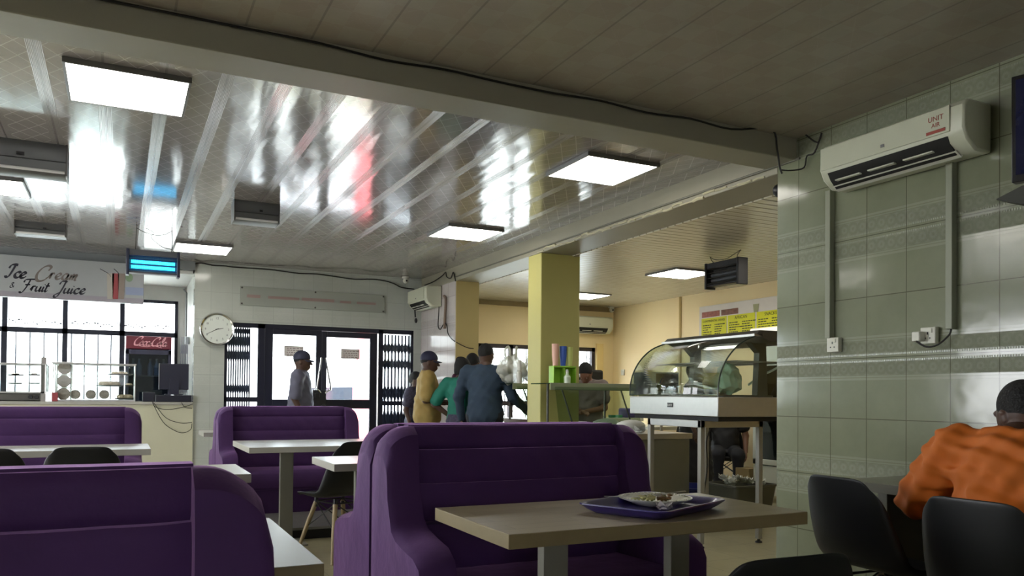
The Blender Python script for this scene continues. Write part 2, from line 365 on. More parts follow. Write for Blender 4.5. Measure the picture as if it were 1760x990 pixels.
# far tiled wall around the entrance
b = MB(); b.box(.81, 1.165, 10.45, 10.62, 0, CZ); b.box(1.165, 3.635, 10.45, 10.62, 2.03, CZ); b.box(3.635, 3.9, 10.45, 10.62, 0, CZ)
struct('wall_far', b, M_tile_far, smooth=False)
struct('wall_kiosk_side', box(.81, .9, 10.62, 11.95, 0, 2.7), M_white, smooth=False)
b = MB(); b.box(3.74, 4.05, 9.195, 10.7, 0, CZ-.17)
struct('wall_side_tiled', b, M_tile_side, smooth=False)
struct('wall_side_pillar', box(3.742, 4.05, 9.185, 9.3, 0, 2.571), M_col2, smooth=False)
c1r = at(996, 600, Y=6.96).x
struct('wall_pillar', box(3.742, c1r, 6.96, 7.24, 0, 2.571), M_col, bevel=.008)
b = MB(); b.box(-4.6, 3.74, 3.63, 3.876, 2.616, CZ+.02)
struct('trim_1', b, M_beam, bevel=.006)
b = MB(); b.box(3.738, 4.1, 3.79, 10.5, 2.57, CZ+.05); struct('trim_2', b, M_beam, bevel=.006)
b = MB(); b.tube([(3.73, 3.6, 2.618), (3.73, 9.2, 2.618)], .008, 6); struct('trim_3', b, M_wirew)
# peeling strip of paint along the edge of the opening
b = MB()
for y in np.arange(3.9, 6.9, .12):
    w = random.uniform(.004, .012); z = 2.572+random.uniform(.0, .03); b.tube([(3.734, y, z), (3.732, y+.06, z+random.uniform(-.006, .01)), (3.734, y+random.uniform(.1, .16), z)], w, 5)
struct('trim_4', b, mat('peeling_paint', (196, 190, 160), .5))
# bulkhead above the kiosk
struct('trim_5', box(-4.6, .81, 10.42, 10.52, 2.64, CZ), mat('bulkhead_grey', (120, 124, 126), .6), smooth=False)
# kitchen walls
b = MB(); b.box(3.9, 4.42, 10.7, 10.85, 0, 2.6); b.box(4.42, 6.74, 10.7, 10.85, 1.915, 2.6); b.box(6.74, 7.2, 10.7, 10.85, 0, 2.6); b.box(4.42, 6.74, 10.7, 10.85, 0, .12)
struct('wall_kitchen_far', b, M_paint_y, smooth=False)
b = MB(); b.box(7.07, 7.2, 1.9, 10.75, 0, 2.6); struct('wall_kitchen_right', b, M_paint_y, smooth=False)
struct('wall_kitchen_near', box(3.92, 7.2, 1.8, 1.9, 0, 2.6), M_paint_y, smooth=False)
b = MB(); b.box(7.055, 7.072, 8.98, 9.02, 0, 2.56); struct('trim_6', b, mat('wall_conduit', (176, 150, 92), .5), smooth=False)
# window surround, lighter strip at right of kitchen window
struct('trim_7', box(6.74, 6.86, 10.66, 10.70, .1, 1.98), mat('window_reveal', (226, 200, 136), .5), smooth=False)
# darker mottled strip where the kitchen ceiling meets the wall
b = MB(); b.box(4.0, 7.05, 10.675, 10.7, 2.49, 2.57); struct('trim_8', b, mat('cornice_strip', (150, 134, 100), .7, noise=.3, nscale=5), smooth=False)
# raised tiled platform under the middle booth
b = MB(); b.box(.62, 2.6, 6.35, 8.75, .075, .095); p = struct('trim_9', b, mat('platform_top', (128, 128, 124), .3, noise=.1), smooth=False)
b = MB(); b.box(.64, 2.58, 6.37, 8.73, 0, .075); struct('trim_10', b, mat('platform_black', (18, 18, 20), .5), smooth=False)

# ---------------------------------------------------------------- kiosk window
b = MB(); WY = 11.85
b.box(-4.6, .82, WY, WY+.12, 0, .95); b.box(-4.6, .82, WY, WY+.12, 2.39, 2.6); b.box(.71, .82, WY, WY+.12, .95, 2.39)
struct('wall_kiosk_far', b, M_white, smooth=False)
w = MB()
for x in (-4.5, -3.84, -3.2, -2.55, -1.9, at(8, 560, Y=WY).x, at(112, 560, Y=WY).x, at(210, 560, Y=WY).x): w.box(x-.03, x+.03, WY-.02, WY+.04, .95, 2.39)
w.box(.67, .71, WY-.02, WY+.04, .95, 2.39); w.box(-4.6, .71, WY-.02, WY+.04, 1.9, 1.965); w.box(-4.6, .71, WY-.02, WY+.04, 2.36, 2.40); w.box(-4.6, .71, WY-.02, WY+.04, .95, 1.0)
wf = struct('window_1', w, M_frame, smooth=False)
struct('window_pane', box(-4.6, .7, WY+.005, WY+.011, .96, 2.38), M_win, wf, smooth=False)
b = MB()
for x in np.arange(-1.5, .66, .155): b.tube([(x, WY+.06, .96), (x, WY+.06, 1.93)], .009, 5)
struct('burglar_bars', b, mat('bar_grey', (70, 72, 84), .6), wf)
b = MB()
for i, x in enumerate(np.arange(-1.3, .62, .033)):
    z = 2.03+.018*math.sin(i*1.7)+random.uniform(-.012, .012); b.box(x, x+random.uniform(.012, .03), WY-.004, WY-.001, z, z+random.uniform(.012, .022))
struct('leaf_sticker_border', b, mat('sticker_grey', (110, 112, 122), .6), wf, smooth=False)

# ---------------------------------------------------------------- entrance: frame, two glass doors
FY = 10.47; FX = lambda x: at(x, 640, Y=10.45).x
ztop = 2.03
b = MB()
b.box(1.165, 3.635, FY, FY+.08, ztop-.055, ztop)
b.box(1.165, FX(390), FY, FY+.08, 0, ztop); b.box(FX(443), FX(455), FY, FY+.08, 0, ztop); b.box(FX(651), FX(659), FY, FY+.08, 0, ztop); b.box(3.60, 3.635, FY, FY+.08, 0, ztop)
b.box(1.165, FX(443), FY, FY+.08, 1.04, 1.10); b.box(FX(659), 3.6, FY, FY+.08, 1.0, 1.06); b.box(1.165, FX(443), FY, FY+.08, 0, .12); b.box(FX(659), 3.6, FY, FY+.08, 0, .1)
fr = struct('door_frame_1', b, M_frame, smooth=False)
fr.name = 'trim_11'
struct('side_light_pane', box(FX(390), FX(443), FY+.035, FY+.042, .1, ztop-.06), M_win, fr, smooth=False)
struct('side_light_pane', box(FX(659), 3.6, FY+.035, FY+.042, .1, ztop-.06), M_win, fr, smooth=False)
def door(n, x0, x1, zt, l, r, notice, tri):
    b = MB(); b.box(x0, x0+l, FY+.01, FY+.06, .03, zt); b.box(x1-r, x1, FY+.01, FY+.06, .03, zt)
    b.box(x0+l, x1-r, FY+.01, FY+.06, zt-.075, zt); b.box(x0+l, x1-r, FY+.01, FY+.06, .955, 1.075); b.box(x0+l, x1-r, FY+.01, FY+.06, .03, .13)
    d = struct('door_%d' % n, b, M_frame, bevel=.004)
    struct('glass_pane', box(x0+l-.005, x1-r+.005, FY+.03, FY+.038, .1, zt-.05), M_win, d, smooth=False)
    pts = [(tri[0], FY-.02, 1.60), (tri[0], FY-.05, 1.59), (tri[1], FY-.07, 1.24), (tri[1]+(tri[0]-tri[1])*.25, FY-.07, 1.20), (tri[0], FY-.05, 1.165), (tri[0], FY-.02, 1.165)]
    hb = MB(); hb.tube(smooth(pts, 4), .011, 8); struct('door_handle', hb, M_chrome, d)
    nb = struct('paper_notice', box(notice[0], notice[1], FY+.022, FY+.026, notice[2], notice[3]), M_paper, d, smooth=False)
    sb = MB(); nx0, nx1, nz0, nz1 = notice; sb.box(nx0+.008, nx1-.008, FY+.020, FY+.0215, nz1-.012, nz1-.008); sb.box(nx0+.008, nx1-.008, FY+.020, FY+.0215, nz0+.008, nz0+.012); sb.box(nx0+.008, nx0+.012, FY+.02, FY+.0215, nz0+.008, nz1-.008); sb.box(nx1-.012, nx1-.008, FY+.02, FY+.0215, nz0+.008, nz1-.008)
    for row in range(5):
        x = nx0+.03; z = nz1-.035-row*.026
        while x < nx1-.04: wd = random.uniform(.012, .04); sb.box(x, x+wd, FY+.0195, FY+.0212, z, z+.008); x += wd+.012
    struct('notice_text', sb, mat('print_ink', (120, 96, 100), .7), nb, smooth=False)
    return d
zt = at(550, 567.5, Y=FY).z
door(1, FX(455.5), FX(553.6), zt, .10, .075, (FX(489), FX(522), 1.63, 1.765), (FX(551), FX(544)))
door(2, FX(553.8), FX(649), zt-.01, .065, .10, (FX(587), FX(619), 1.62, 1.75), (FX(559), FX(567)))
lk = MB(); lk.box(FX(537), FX(560), FY-.05, FY+.0, .98, 1.20); lk.box(FX(540), FX(549), FY-.07, FY-.04, 1.1, 1.16); lk.tube([(FX(556), FY-.07, 1.0), (FX(556), FY-.05, 1.0)], .018, 12)
tag(lk.build('door_lock', M_dark, bevel=.006), 'black lock box hung on the handles of the glass doors', 'lock')
# folding scissor gates
def scissor_gate(name, label, x0, x1, y, z0, z1, n, mt, levels, barw=.007, rad=.009, group=None):
    t = thing(name, label, 'gate', ((x0+x1)/2, y, 0), group=group); cx = (x0+x1)/2
    st = (x1-x0)/n
    for i in range(n+1):
        x = x0+i*st-cx; MB().box(x-barw, x+barw, -.01, .01, z0, z1).build('gate_upright', mt, t, smooth=False)
    L = MB()
    for zl, h in levels:
        for i in range(n):
            a = x0+i*st-cx; c = a+st
            for s_ in (-1, 1):
                p0 = Vector((a, s_*.008, zl-s_*h)); p1 = Vector((c, s_*.008, zl+s_*h)); L.tube([p0, p1], rad, 4)
    L.build('scissor_lattice', mt, t, smooth=False); return t
M_gate = mat('gate_metal', (50, 54, 74), .5, .2)
lv = [(1.86, .10), (1.55, .11), (1.18, .14), (.82, .12), (.45, .14)]
scissor_gate('folding_gate', 'dark folded scissor gate behind left side light, beneath the wall clock', FX(391), FX(431), FY+.10, .02, 1.97, 10, M_gate, [(1.93, .05), (1.80, .10), (1.62, .09), (1.2, .07), (.8, .12), (.45, .14)], .008)
scissor_gate('folding_gate', 'dark scissor gate with diamond gaps at the right of the glass doors', FX(660), 3.6, FY+.10, .02, 1.97, 8, M_gate, [(1.78, .07), (1.56, .07), (1.16, .10), (.8, .12), (.45, .14)], .011, .015)

# exterior: paved yard, white wall, red pillar
M_yard = mat('yard_concrete', (216, 214, 208), .8, noise=.1, nscale=1)
struct('floor_yard', box(-30, 40, 11.97, 60, -.12, -.02), M_yard, smooth=False)
struct('floor_yard_2', box(-40, -4.7, -12, 11.97, -.12, -.02), M_yard, smooth=False)
struct('floor_yard_3', box(-4.7, 20, -30, -3.2, -.12, -.02), M_yard, smooth=False)
struct('wall_outside', box(-30, 40, 26, 26.3, -.1, 3.2), mat('outside_wall', (236, 234, 228), .8), smooth=False)
p = at(618, 640, Y=13.2)
t = thing('pillar', 'red painted porch pillar outside the right glass door', 'pillar', (p.x+.06, 13.2, 0))
b = MB(); b.lathe([(.17, -.02), (.17, 1.62), (.15, 1.66), (.12, 1.70), (.12, 2.5), (.17, 2.56), (.17, 2.9)], n=24); b.build('shaft', mat('red_paint', (236, 120, 128), .6), t)
b = MB(); b.box(-.22, .22, -.22, .22, 2.9, 3.05); b.build('capital', M_white, t, bevel=.01)
b = MB(); b.box(-.35, .35, -.02, 0, 0, .2); pp = at(600, 662, Y=14.5)
t = thing('parked_car', 'pale car seen outside through the right glass door', 'car', (pp.x-.1, 15.5, 0))
cb = MB(); prof = [(-1.9, .35), (-1.9, .75), (-1.2, .9), (-.8, 1.32), (.6, 1.35), (1.1, .92), (1.9, .8), (1.95, .35)]
cb.prism(prof, -.8, .8, 'y'); cb.build('body', mat('car_white', (224, 226, 230), .3), t, bevel=.06)
b = MB(); b.prism([(-1.05, .93), (-.74, 1.26), (.55, 1.29), (.95, .95)], -.81, .81, 'y'); b.build('side_window', mat('car_glass', (60, 66, 76), .1), t)
for sx in (-1.2, 1.2):
    for sy in (-.78, .78): MB().lathe([(.02, -.1), (.3, -.1), (.32, 0), (.3, .1), (.02, .1)], (sx, sy, .3), 20, 'y').build('wheel', M_dark, t)

# ---------------------------------------------------------------- kitchen window with lattice
b = MB(); KY = 10.72
for x in (4.42, at(822, 600, Y=10.7).x, at(877, 600, Y=10.7).x, 5.9, 6.68): b.box(x, x+.06, KY, KY+.07, .1, 1.915)
b.box(4.42, 6.74, KY, KY+.07, 1.855, 1.915); b.box(4.42, 6.74, KY, KY+.07, 1.0, 1.07); b.box(4.42, 6.74, KY, KY+.07, .1, .16)
kw = struct('window_2', b, mat('brown_frame', (52, 44, 48), .45), smooth=False)
struct('window_pane', box(4.44, 6.72, KY+.03, KY+.036, .12, 1.9), M_win, kw, smooth=False)
L = MB(); zz = [1.72, 1.55, 1.38]
for row in range(9):
    z = 1.72-.17*row
    for i in range(13):
        a = 4.46+i*.175; L.tube([(a, KY+.11, z-.085), (a+.0875, KY+.11, z+.085*(1 if row % 1 == 0 else 1)), (a+.175, KY+.11, z-.085)], .006, 4); L.tube([(a, KY+.115, z+.085), (a+.0875, KY+.115, z-.085), (a+.175, KY+.115, z+.085)], .006, 4)
for i in range(7): x = 4.5+i*.36; L.tube([(x, KY+.12, .12), (x, KY+.12, 1.86)], .008, 5)
struct('lattice_grille', L, mat('lattice_grey', (112, 108, 112), .5), kw, smooth=False)
# ================================================================== ceiling fittings
def light_panel(x, y, z, label, first=None, s=.29):
    if first: return copy_tree(first, loc=(x, y, z), label=label)
    t = thing('ceiling_light', label, 'light', (x, y, z), group='square ceiling light panels')
    b = MB()
    for a, c, d, e in ((-s, s, -s, -s+.014), (-s, s, s-.014, s), (-s, -s+.014, -s+.014, s-.014), (s-.014, s, -s+.014, s-.014)): b.box(a, c, d, e, -.028, 0)
    b.build('frame', M_grey, t, bevel=.002); box(-s+.014, s-.014, -s+.014, s-.014, -.024, -.002).build('diffuser', M_panel, t, smooth=False); return t
L0 = light_panel(.02, 4.645, CZ, 'lit square ceiling light panel nearest the camera, at upper left')
for x, y, z, l in ((3.02, 4.735, CZ, 'lit square ceiling light panel nearest the tiled right wall, behind the beam'), (3.02, 7.2, CZ, 'lit square ceiling light panel above the queue, left of the olive pillar'),
                   (.80, 9.36, CZ, 'lit square ceiling light panel just right of the blue insect killer'), (-.96, 7.3, CZ, 'lit square ceiling light panel cut by the left edge of the photo'),
                   (5.72, 7.28, 2.57, 'lit square light panel on the kitchen ceiling beside the dark insect killer'), (5.8, 9.55, 2.57, 'lit square light panel on kitchen ceiling, partly behind the olive pillar'), (5.65, 5.0, 2.57, 'unseen light panel added on the kitchen ceiling above the display, guessed from a reflection')):  # last kitchen panel is out of view, added to brighten the kitchen
    light_panel(x, y, z, l, L0)
def unit(x, y, w, hgt, label):
    t = thing('ceiling_unit', label, 'fixture', (x, y, CZ), group='grey boxes hung on the ceiling')
    b = MB(); b.prism([(-.09, 0), (-.10, -.05), (-.085, -hgt*.55), (-.10, -hgt*.6), (-.09, -hgt*.92), (-.05, -hgt), (.09, -hgt), (.1, 0)], -w/2, w/2); b.build('housing', mat('fixture_grey', (96, 97, 98), .35, .3), t)
    MB().tube([(-w/2+.01, -.088, -hgt*.9), (w/2-.01, -.088, -hgt*.9)], .01, 8).build('edge_strip', mat('pale_strip', (225, 225, 225), .25), t)
    [MB().prism([(-.106, 0), (-.106, -hgt-.005), (.105, -hgt-.005), (.105, 0)], sx*w/2-.004, sx*w/2+.004).build('end_cap', M_steel_d, t) for sx in (-1, 1)]
    MB().box(w*.05, w*.12, -.108, -.1, -hgt*.5, -hgt*.4).build('indicator', M_dark, t)
p = at(60, 268, Z=2.68); unit(at(45, 268, Z=2.66).x-.08, p.y, .62, .20, 'grey ceiling unit at the left edge of the photo, largest of the three')
unit(at(439, 369, Z=2.66).x, at(439, 369, Z=2.66).y, .36, .17, 'grey ceiling unit above the entrance doors')
unit(at(71, 398, Z=2.68).x, at(71, 398, Z=2.68).y, .42, .12, 'grey ceiling unit above the ice cream sign, farthest of the three')

# insect killers
def zapper(name, label, c, rz, w, h, lit, wires):
    t = thing(name, label, 'insect killer', c, rz)
    b = MB(); b.box(-w/2, w/2, -.05, .05, h-.055, h); b.box(-w/2, w/2, -.05, .05, 0, .02); b.box(-w/2, w/2, .035, .05, .02, h-.055); b.build('housing', mat('zapper_grey', (96, 98, 104), .4, .3) if lit else M_dark, t, bevel=.003)
    for s in (-1, 1): MB().box(s*w/2-.014, s*w/2+.014, -.062, .062, -.02, h+.004).build('end_cap', mat('zapper_cap', (40, 44, 66), .4) if lit else M_dark, t, bevel=.006)
    mt = mat('uv_tube_lit', (120, 220, 255), .3, emit=(40, 190, 250), es=3.2) if lit else mat('uv_tube_off', (88, 92, 100), .3)
    for z in (.055, .105): MB().tube([(-w/2+.03, 0, z+.01), (w/2-.03, 0, z+.01)], .016, 10).build('uv_tube', mt, t)
    g = MB()
    for k in range(26): x = -w/2+.03+(w-.06)*k/25; g.tube([(x, -.035, .02), (x, -.035, h-.055)], .0012, 4)
    for z in (.03, .085, .135, h-.06): g.tube([(-w/2+.01, -.045, z), (w/2-.01, -.045, z)], .0035, 5)
    g.build('grid', mat('zapper_grid', (60, 66, 110), .4, .5) if lit else M_steel_d, t)
    w_ = MB()
    for pts in wires: w_.tube(smooth(pts, 5), .0035, 5)
    w_.build('hanging_cable', M_wire, t); return t
c = at(263, 472, Y=8.5); H = .205
zapper('insect_killer', 'blue glowing insect killer hanging by wires beside ice cream sign', (c.x, 8.5, c.z), 0, .45, H+.02, True,
       [[(-.16, 0, H), (-.155, .02, H+.1), (-.15, .03, CZ-c.z)], [(.16, 0, H), (.17, .02, H+.12), (.165, .03, CZ-c.z)], [(-.15, .03, CZ-c.z-.01), (-.08, .0, CZ-c.z-.05), (.02, 0, CZ-c.z-.07), (.1, 0, CZ-c.z-.055), (.165, .02, CZ-c.z-.01)], [(-.07, 0, CZ-c.z-.01), (.0, -.01, CZ-c.z-.05), (-.02, -.01, CZ-c.z-.1), (.08, -.01, H+.07), (.17, -.01, H+.05), (.18, 0, H)]])
ck = at(1247, 490, X=5.3); zc = 2.57-ck.z
zapper('insect_killer', 'dark unlit insect killer hanging from the kitchen ceiling by cables', (5.3, ck.y, ck.z), -PI/2, .46, .235, False,
       [[(.16, 0, .235), (.17, .0, zc-.05), (.20, .02, zc)], [(-.16, 0, .235), (-.2, .0, zc-.06), (-.26, .02, zc)], [(-.26, .02, zc-.005), (-.15, 0, zc-.055), (.0, 0, zc-.07), (.12, 0, zc-.04), (.20, .02, zc-.005)]])

# ================================================================== air conditioners
def aircon(label, loc, rz, w, h=.29, d=.22, group='white split air conditioners', sticker=True):
    t = thing('air_conditioner', label, 'air conditioner', loc, rz, group)
    pr = [(0, 0), (-d*.55, 0), (-d*.86, .045), (-d, .10), (-d*.98, h-.03), (-d*.85, h), (0, h)]
    MB().prism(pr, -w/2, w/2).build('casing', M_plast_ac, t, bevel=.012)
    MB().box(-w/2+.012, w/2-.07, -d-.006, -d+.004, .095, h-.02).build('front_panel', M_plast_ac, t, bevel=.003)
    b = MB(); b.prism([(-d*.62, -.004), (-d*.84, .038), (-d*.96, .078), (-d*.80, .07), (-d*.55, .03)], -w/2+.05, w/2-.09); b.build('air_outlet', mat('outlet_dark', (14, 14, 12), .7), t)
    b = MB()
    for k in range(3): x0 = -w/2+.09+k*(w-.22)/3; b.box(x0, x0+(w-.22)/3-.05, -d*.9, -d*.78, .028, .036)
    b.build('louvre', M_plast, t, bevel=.002)
    MB().prism([(-d*.5, -.012), (-d*.72, .012), (-d*.68, .02), (-d*.48, 0)], -w/2+.04, w/2-.08).build('flap', M_plast, t)
    MB().box(-.02, .0, -d-.009, -d-.005, .12, .135).build('badge', M_grey, t)
    if sticker:
        m4 = frame((w/2-.14, -d-.0075, h-.075), (1, 0, 0), (0, 0, 1)); st = mat('red_print', (150, 66, 52), .6)
        b = text_mb('UNIT', .035, m4, .0004); b2 = text_mb('AIR', .03, frame((w/2-.14, -d-.0075, h-.105), (1, 0, 0), (0, 0, 1)), .0004); b.add(b2.v, b2.f); b.box(w/2-.19, w/2-.09, -d-.008, -d-.0065, h-.135, h-.12); b.build('sticker', st, t)
    return t
aircon('large white air conditioner above the conduits on the green tiled wall', (3.735, 2.83, 2.325), -PI/2, .86, h=.24, d=.205)
a2 = at(728, 528, X=3.62); aircon('white air conditioner on pale side wall between entrance and queue', (3.735, 10.02, a2.z-.02), -PI/2, .72, h=.27, sticker=False)
a3 = at(1000, 571, Y=10.5); aircon('cream air conditioner high on the yellow kitchen wall behind the olive pillar', (6.50, 10.695, a3.z), 0, .84, h=.255, sticker=False)
# conduits, sockets, cables on the right tiled wall
for i, (px, py, l) in enumerate(((1428, 582, 'long vertical cable conduit at the left below the air conditioner'), (1637, 566, 'long vertical cable conduit at the right below the air conditioner'))):
    p = at(px, py, X=3.73); tag(box(3.70, 3.74, p.y-.018, p.y+.018, p.z, 2.36).build('cable_conduit', mat('conduit_green', (138, 142, 122), .45), bevel=.003), l, 'conduit', 'conduits on tiled wall')
def socket(p, label, plug=False):
    t = thing('wall_socket', label, 'socket', p, -PI/2, 'sockets on the tiled wall')
    MB().box(-.042, .042, -.03, 0, -.042, .042).build('face_plate', M_plast, t, bevel=.004)
    MB().box(.012, .026, -.036, -.03, .012, .034).build('switch', M_plast, t, bevel=.002)
    b = MB(); b.box(-.004, .004, -.0315, -.03, .004, .018); b.box(-.016, -.010, -.0315, -.03, -.018, -.010); b.box(.010, .016, -.0315, -.03, -.018, -.010); b.build('pin_holes', M_dark, t)
    if plug: MB().box(-.06, -.012, -.075, -.03, -.03, .02).build('plug', M_plast, t, bevel=.006)
socket(at(1437, 593, X=3.735), 'white wall socket below the left conduit'); ps = at(1601, 577, X=3.735); socket(ps, 'white wall socket with a plug beside the right conduit', True)
q = at(1637, 566, X=3.72)
tag(MB().tube(smooth([(3.71, q.y, q.z), (3.70, q.y+.005, q.z-.03), (3.68, q.y+.05, q.z-.075), (3.67, ps.y-.02, ps.z-.06), (3.66, ps.y+.03, ps.z-.03)]), .005, 6).build('power_cable', M_wire), 'short dark cable looping from right conduit into the plug', 'cable')
# wall television, at the right edge
tv = thing('television', 'wall television on a bracket, cut by right edge of the photo', 'television', (3.46, 2.13, 2.28), -PI/2)
tvr = Matrix.Rotation(math.radians(-12), 4, 'Y')
tv.rotation_euler = (0, 0, math.radians(-75))
MB().box(.0, .80, -.02, .03, -.20, .26).build('bezel', mat('tv_black', (10, 10, 12), .3), tv, bevel=.004)
MB().box(.018, .78, -.024, -.02, -.17, .24).build('screen', mat('tv_screen', (22, 24, 44), .15, emit=(30, 34, 70), es=.12), tv, smooth=False)
MB().prism([(-.06, -.26), (.04, -.30), (.34, -.24), (.34, -.20), (.04, -.22)], -.02, .03, 'y').build('bracket', mat('bracket_grey', (60, 62, 54), .5), tv)
sp = at(1333, 330, X=3.80); t = thing('wall_speaker', 'small dark camera-like sensor at the end of the tiled wall', 'sensor', (3.80, 3.83, sp.z)); MB().ball((0, .0, 0), (.05, .045, .045)).build('dome', M_dark, t); MB().box(-.03, .03, -.06, 0, -.02, .02).build('mount', M_dark, t)
# cables along beam, far wall
def cable(pts, label, r=.005, m=None, n=4): tag(MB().tube(smooth(pts, n), r, 5).build('cable', m or M_wire), label, 'cable')
pts = []
for i, x in enumerate(np.linspace(-4.3, 3.2, 26)): pts.append((x, 3.618, CZ-.012-(.02*abs(math.sin(i*1.3)) if x > 1 else .004)))
e = at(1325, 222, Y=3.61); e2 = at(1340, 292, Y=3.61); pts += [(e.x, 3.61, e.z), (e2.x-.03, 3.60, (e.z+e2.z)/2), (e2.x, 3.61, e2.z+.02), (e2.x+.02, 3.61, e2.z-.02)]
cable(pts, 'thin dark cable running along the top of the ceiling beam', .006)
cable([at(1385, 232, X=3.71), at(1405, 245, X=3.72), at(1412, 228, X=3.73), at(1400, 262, X=3.72), at(1387, 268, X=3.72), at(1382, 288, X=3.72), at(1360, 293, Y=3.6), at(1342, 292, Y=3.6)], 'loose cable loop where the beam meets the tiled wall', .005)
pts = [at(x, y, Y=10.43) for x, y in ((333, 470), (334, 455), (345, 452), (365, 456), (385, 457), (400, 459), (430, 461), (460, 463), (485, 466), (515, 470), (545, 471), (580, 476), (610, 480), (640, 480), (662, 483), (678, 488), (690, 494), (712, 497))]
cable(pts, 'dark cable drooping along the top of the far tiled wall', .008, n=3)
pts = [at(x, y, X=3.715) for x, y in ((783, 483), (779, 468), (775, 478), (768, 476), (766, 468), (760, 474), (745, 484), (730, 490))]
cable(pts, 'dark looped cable above the air conditioner on the pale side wall', .007, n=4)
pts = [at(x, y, X=3.715) for x, y in ((755, 520), (754, 540), (753, 560), (757, 566), (764, 555), (768, 560), (770, 573), (776, 582), (782, 587))]
cable(pts, 'cable dropping beside the air conditioner of the pale side wall', .007, n=4)
cable([at(x, y, Y=9.17) for x, y in ((784, 588), (795, 594), (805, 598), (814, 599))], 'thin cable end crossing the mustard pillar', .005)
pt = at(765, 507, X=3.72); pb = at(766, 562, X=3.72)
tag(MB().tube(smooth([at(763, 509, X=3.71), at(766, 514, X=3.71), at(765, 540, X=3.71), at(764, 565, X=3.71)], 4), .018, 8).build('drain_hose', mat('lagged_pipe', (122, 104, 92), .7)), 'brown lagged pipe on the pale side wall near the queue', 'pipe')
tag(MB().tube([at(713, 533, X=3.6), at(714, 545, X=3.6)], .01, 6).ball(at(715, 551, X=3.6), (.02, .02, .035)).build('hanging_plug', M_dark), 'small dark plug dangling under the side wall air conditioner', 'plug')
def cctv(p, yd, label):
    t = thing('security_camera', label, 'camera', p); MB().lathe([(.0, .0), (.045, 0), (.05, -.02), (.03, -.03)], n=16).build('base', M_plast, t); MB().ball((0, -.01, -.055), .04).build('ball', M_plast, t); MB().ball((0, -.045, -.06), .014, 8, 6).build('lens', M_dark, t)
cctv((at(697, 484, Y=10.3).x, 10.3, CZ-.005), 0, 'small white dome camera above the entrance corner'); cctv((6.93, 10.55, 2.565), 0, 'small white dome camera in kitchen corner above yellow wall')
# faint painted-over board above the doors
x0, x1 = at(413, 490, Y=10.44).x, at(661, 510, Y=10.44).x
t = thing('wall_board', 'faded long translucent board screwed above the entrance doors', 'board', ((x0+x1)/2, 10.44, 2.37)); hw = (x1-x0)/2
MB().box(-hw, hw, -.012, .005, -.12, .12).build('panel', mat('faded_board', (150, 154, 146), .25, noise=.05, nscale=2), t, bevel=.002)
b = MB()
x = -hw+.08
while x < hw-.2: wd = random.uniform(.12, .45); b.box(x, min(x+wd, hw-.1), -.0135, -.012, -.02, .02+random.uniform(-.01, .01)); x += wd+random.uniform(.02, .1)
b.build('faded_lettering', mat('faded_red', (146, 124, 120), .4), t, smooth=False)
for sx in (-hw+.02, 0, hw-.02):
    for z in (-.10, .10): MB().ball((sx, -.014, z), (.012, .01, .012), 8, 6).build('screw', M_steel_d, t)

# ================================================================== clock
cc = at(373, 566, Y=10.42); t = thing('wall_clock', 'round silver rimmed wall clock left of the entrance doors', 'clock', (cc.x, 10.43, cc.z)); R = .205
MB().lathe([(.0, 0), (R, 0), (R, -.03), (R-.01, -.045), (R-.028, -.035), (R-.028, -.02), (0, -.02)], n=48, axis='y').build('rim', M_chrome, t)
MB().lathe([(0, -.021), (R-.028, -.021), (R-.028, -.023), (0, -.023)], n=48, axis='y').build('dial', mat('clock_dial', (208, 214, 206), .5), t)
b = MB()
for k in range(1, 13):
    a = PI/2-k*PI/6; q = text_mb(str(k), .038, frame((.135*math.cos(a), -.0245, .135*math.sin(a)-.013), (1, 0, 0), (0, 0, 1)), .0005); b.add(q.v, q.f)
b.build('numerals', mat('clock_ink', (70, 74, 78), .6), t, smooth=False)
def hand(ang, ln, w, nm):
    a = PI/2-math.radians(ang); d = Vector((math.cos(a), 0, math.sin(a))); n_ = Vector((-d.z, 0, d.x)); o = Vector((0, -.027, 0))
    MB().add([o-d*.02+n_*w, o-d*.02-n_*w, o+d*ln-n_*w*.5, o+d*ln+n_*w*.5, o-d*.02+n_*w+Vector((0, .002, 0)), o-d*.02-n_*w+Vector((0, .002, 0)), o+d*ln-n_*w*.5+Vector((0, .002, 0)), o+d*ln+n_*w*.5+Vector((0, .002, 0))],
             [(0, 1, 2, 3), (4, 5, 6, 7), (0, 1, 5, 4), (1, 2, 6, 5), (2, 3, 7, 6), (3, 0, 4, 7)]).build(nm, M_dark, t)
hand(78, .075, .005, 'hour_hand'); hand(242, .125, .004, 'minute_hand')

# ================================================================== ice cream sign
x1 = at(247, 490, Y=10.32).x; zt, zb = 2.645, 2.185; SW = 2.9
t = thing('shop_sign', 'long white hanging sign reading Ice Cream and Fruit Juice', 'sign', (x1-SW/2, 10.34, 0))
MB().box(-SW/2, SW/2, -.05, .05, zb, zt).build('sign_box', mat('sign_face', (158, 162, 164), .4), t, bevel=.004)
MB().box(-SW/2, SW/2, -.052, -.05, zb, zb+.06).build('lower_band', mat('sign_band', (150, 146, 154), .4), t, smooth=False)
SY = 10.34-.0535
def onsign(px, py): p = at(px, py, Y=SY); return p
M_ink = mat('sign_ink', (44, 44, 56), .5); M_ink2 = mat('sign_ink_gold', (120, 112, 108), .5)
def sletters(txt, px, py, em, m, pen, nm, sp=1.0, tilt=-.0):
    o = onsign(px, py); q = letters(txt, frame((o.x-t.location.x, SY-10.34, o.z), (1, 0, tilt), (-tilt, 0, 1)), em, pen, .3, sp=sp); q.build(nm, m, t, smooth=False)
sletters('Ice', 10, 476, .145, M_ink, .24, 'lettering', .92); sletters('C', 58, 482, .175, M_ink2, .2, 'lettering'); sletters('ream', 82, 479, .15, M_ink2, .2, 'lettering', 1.12)
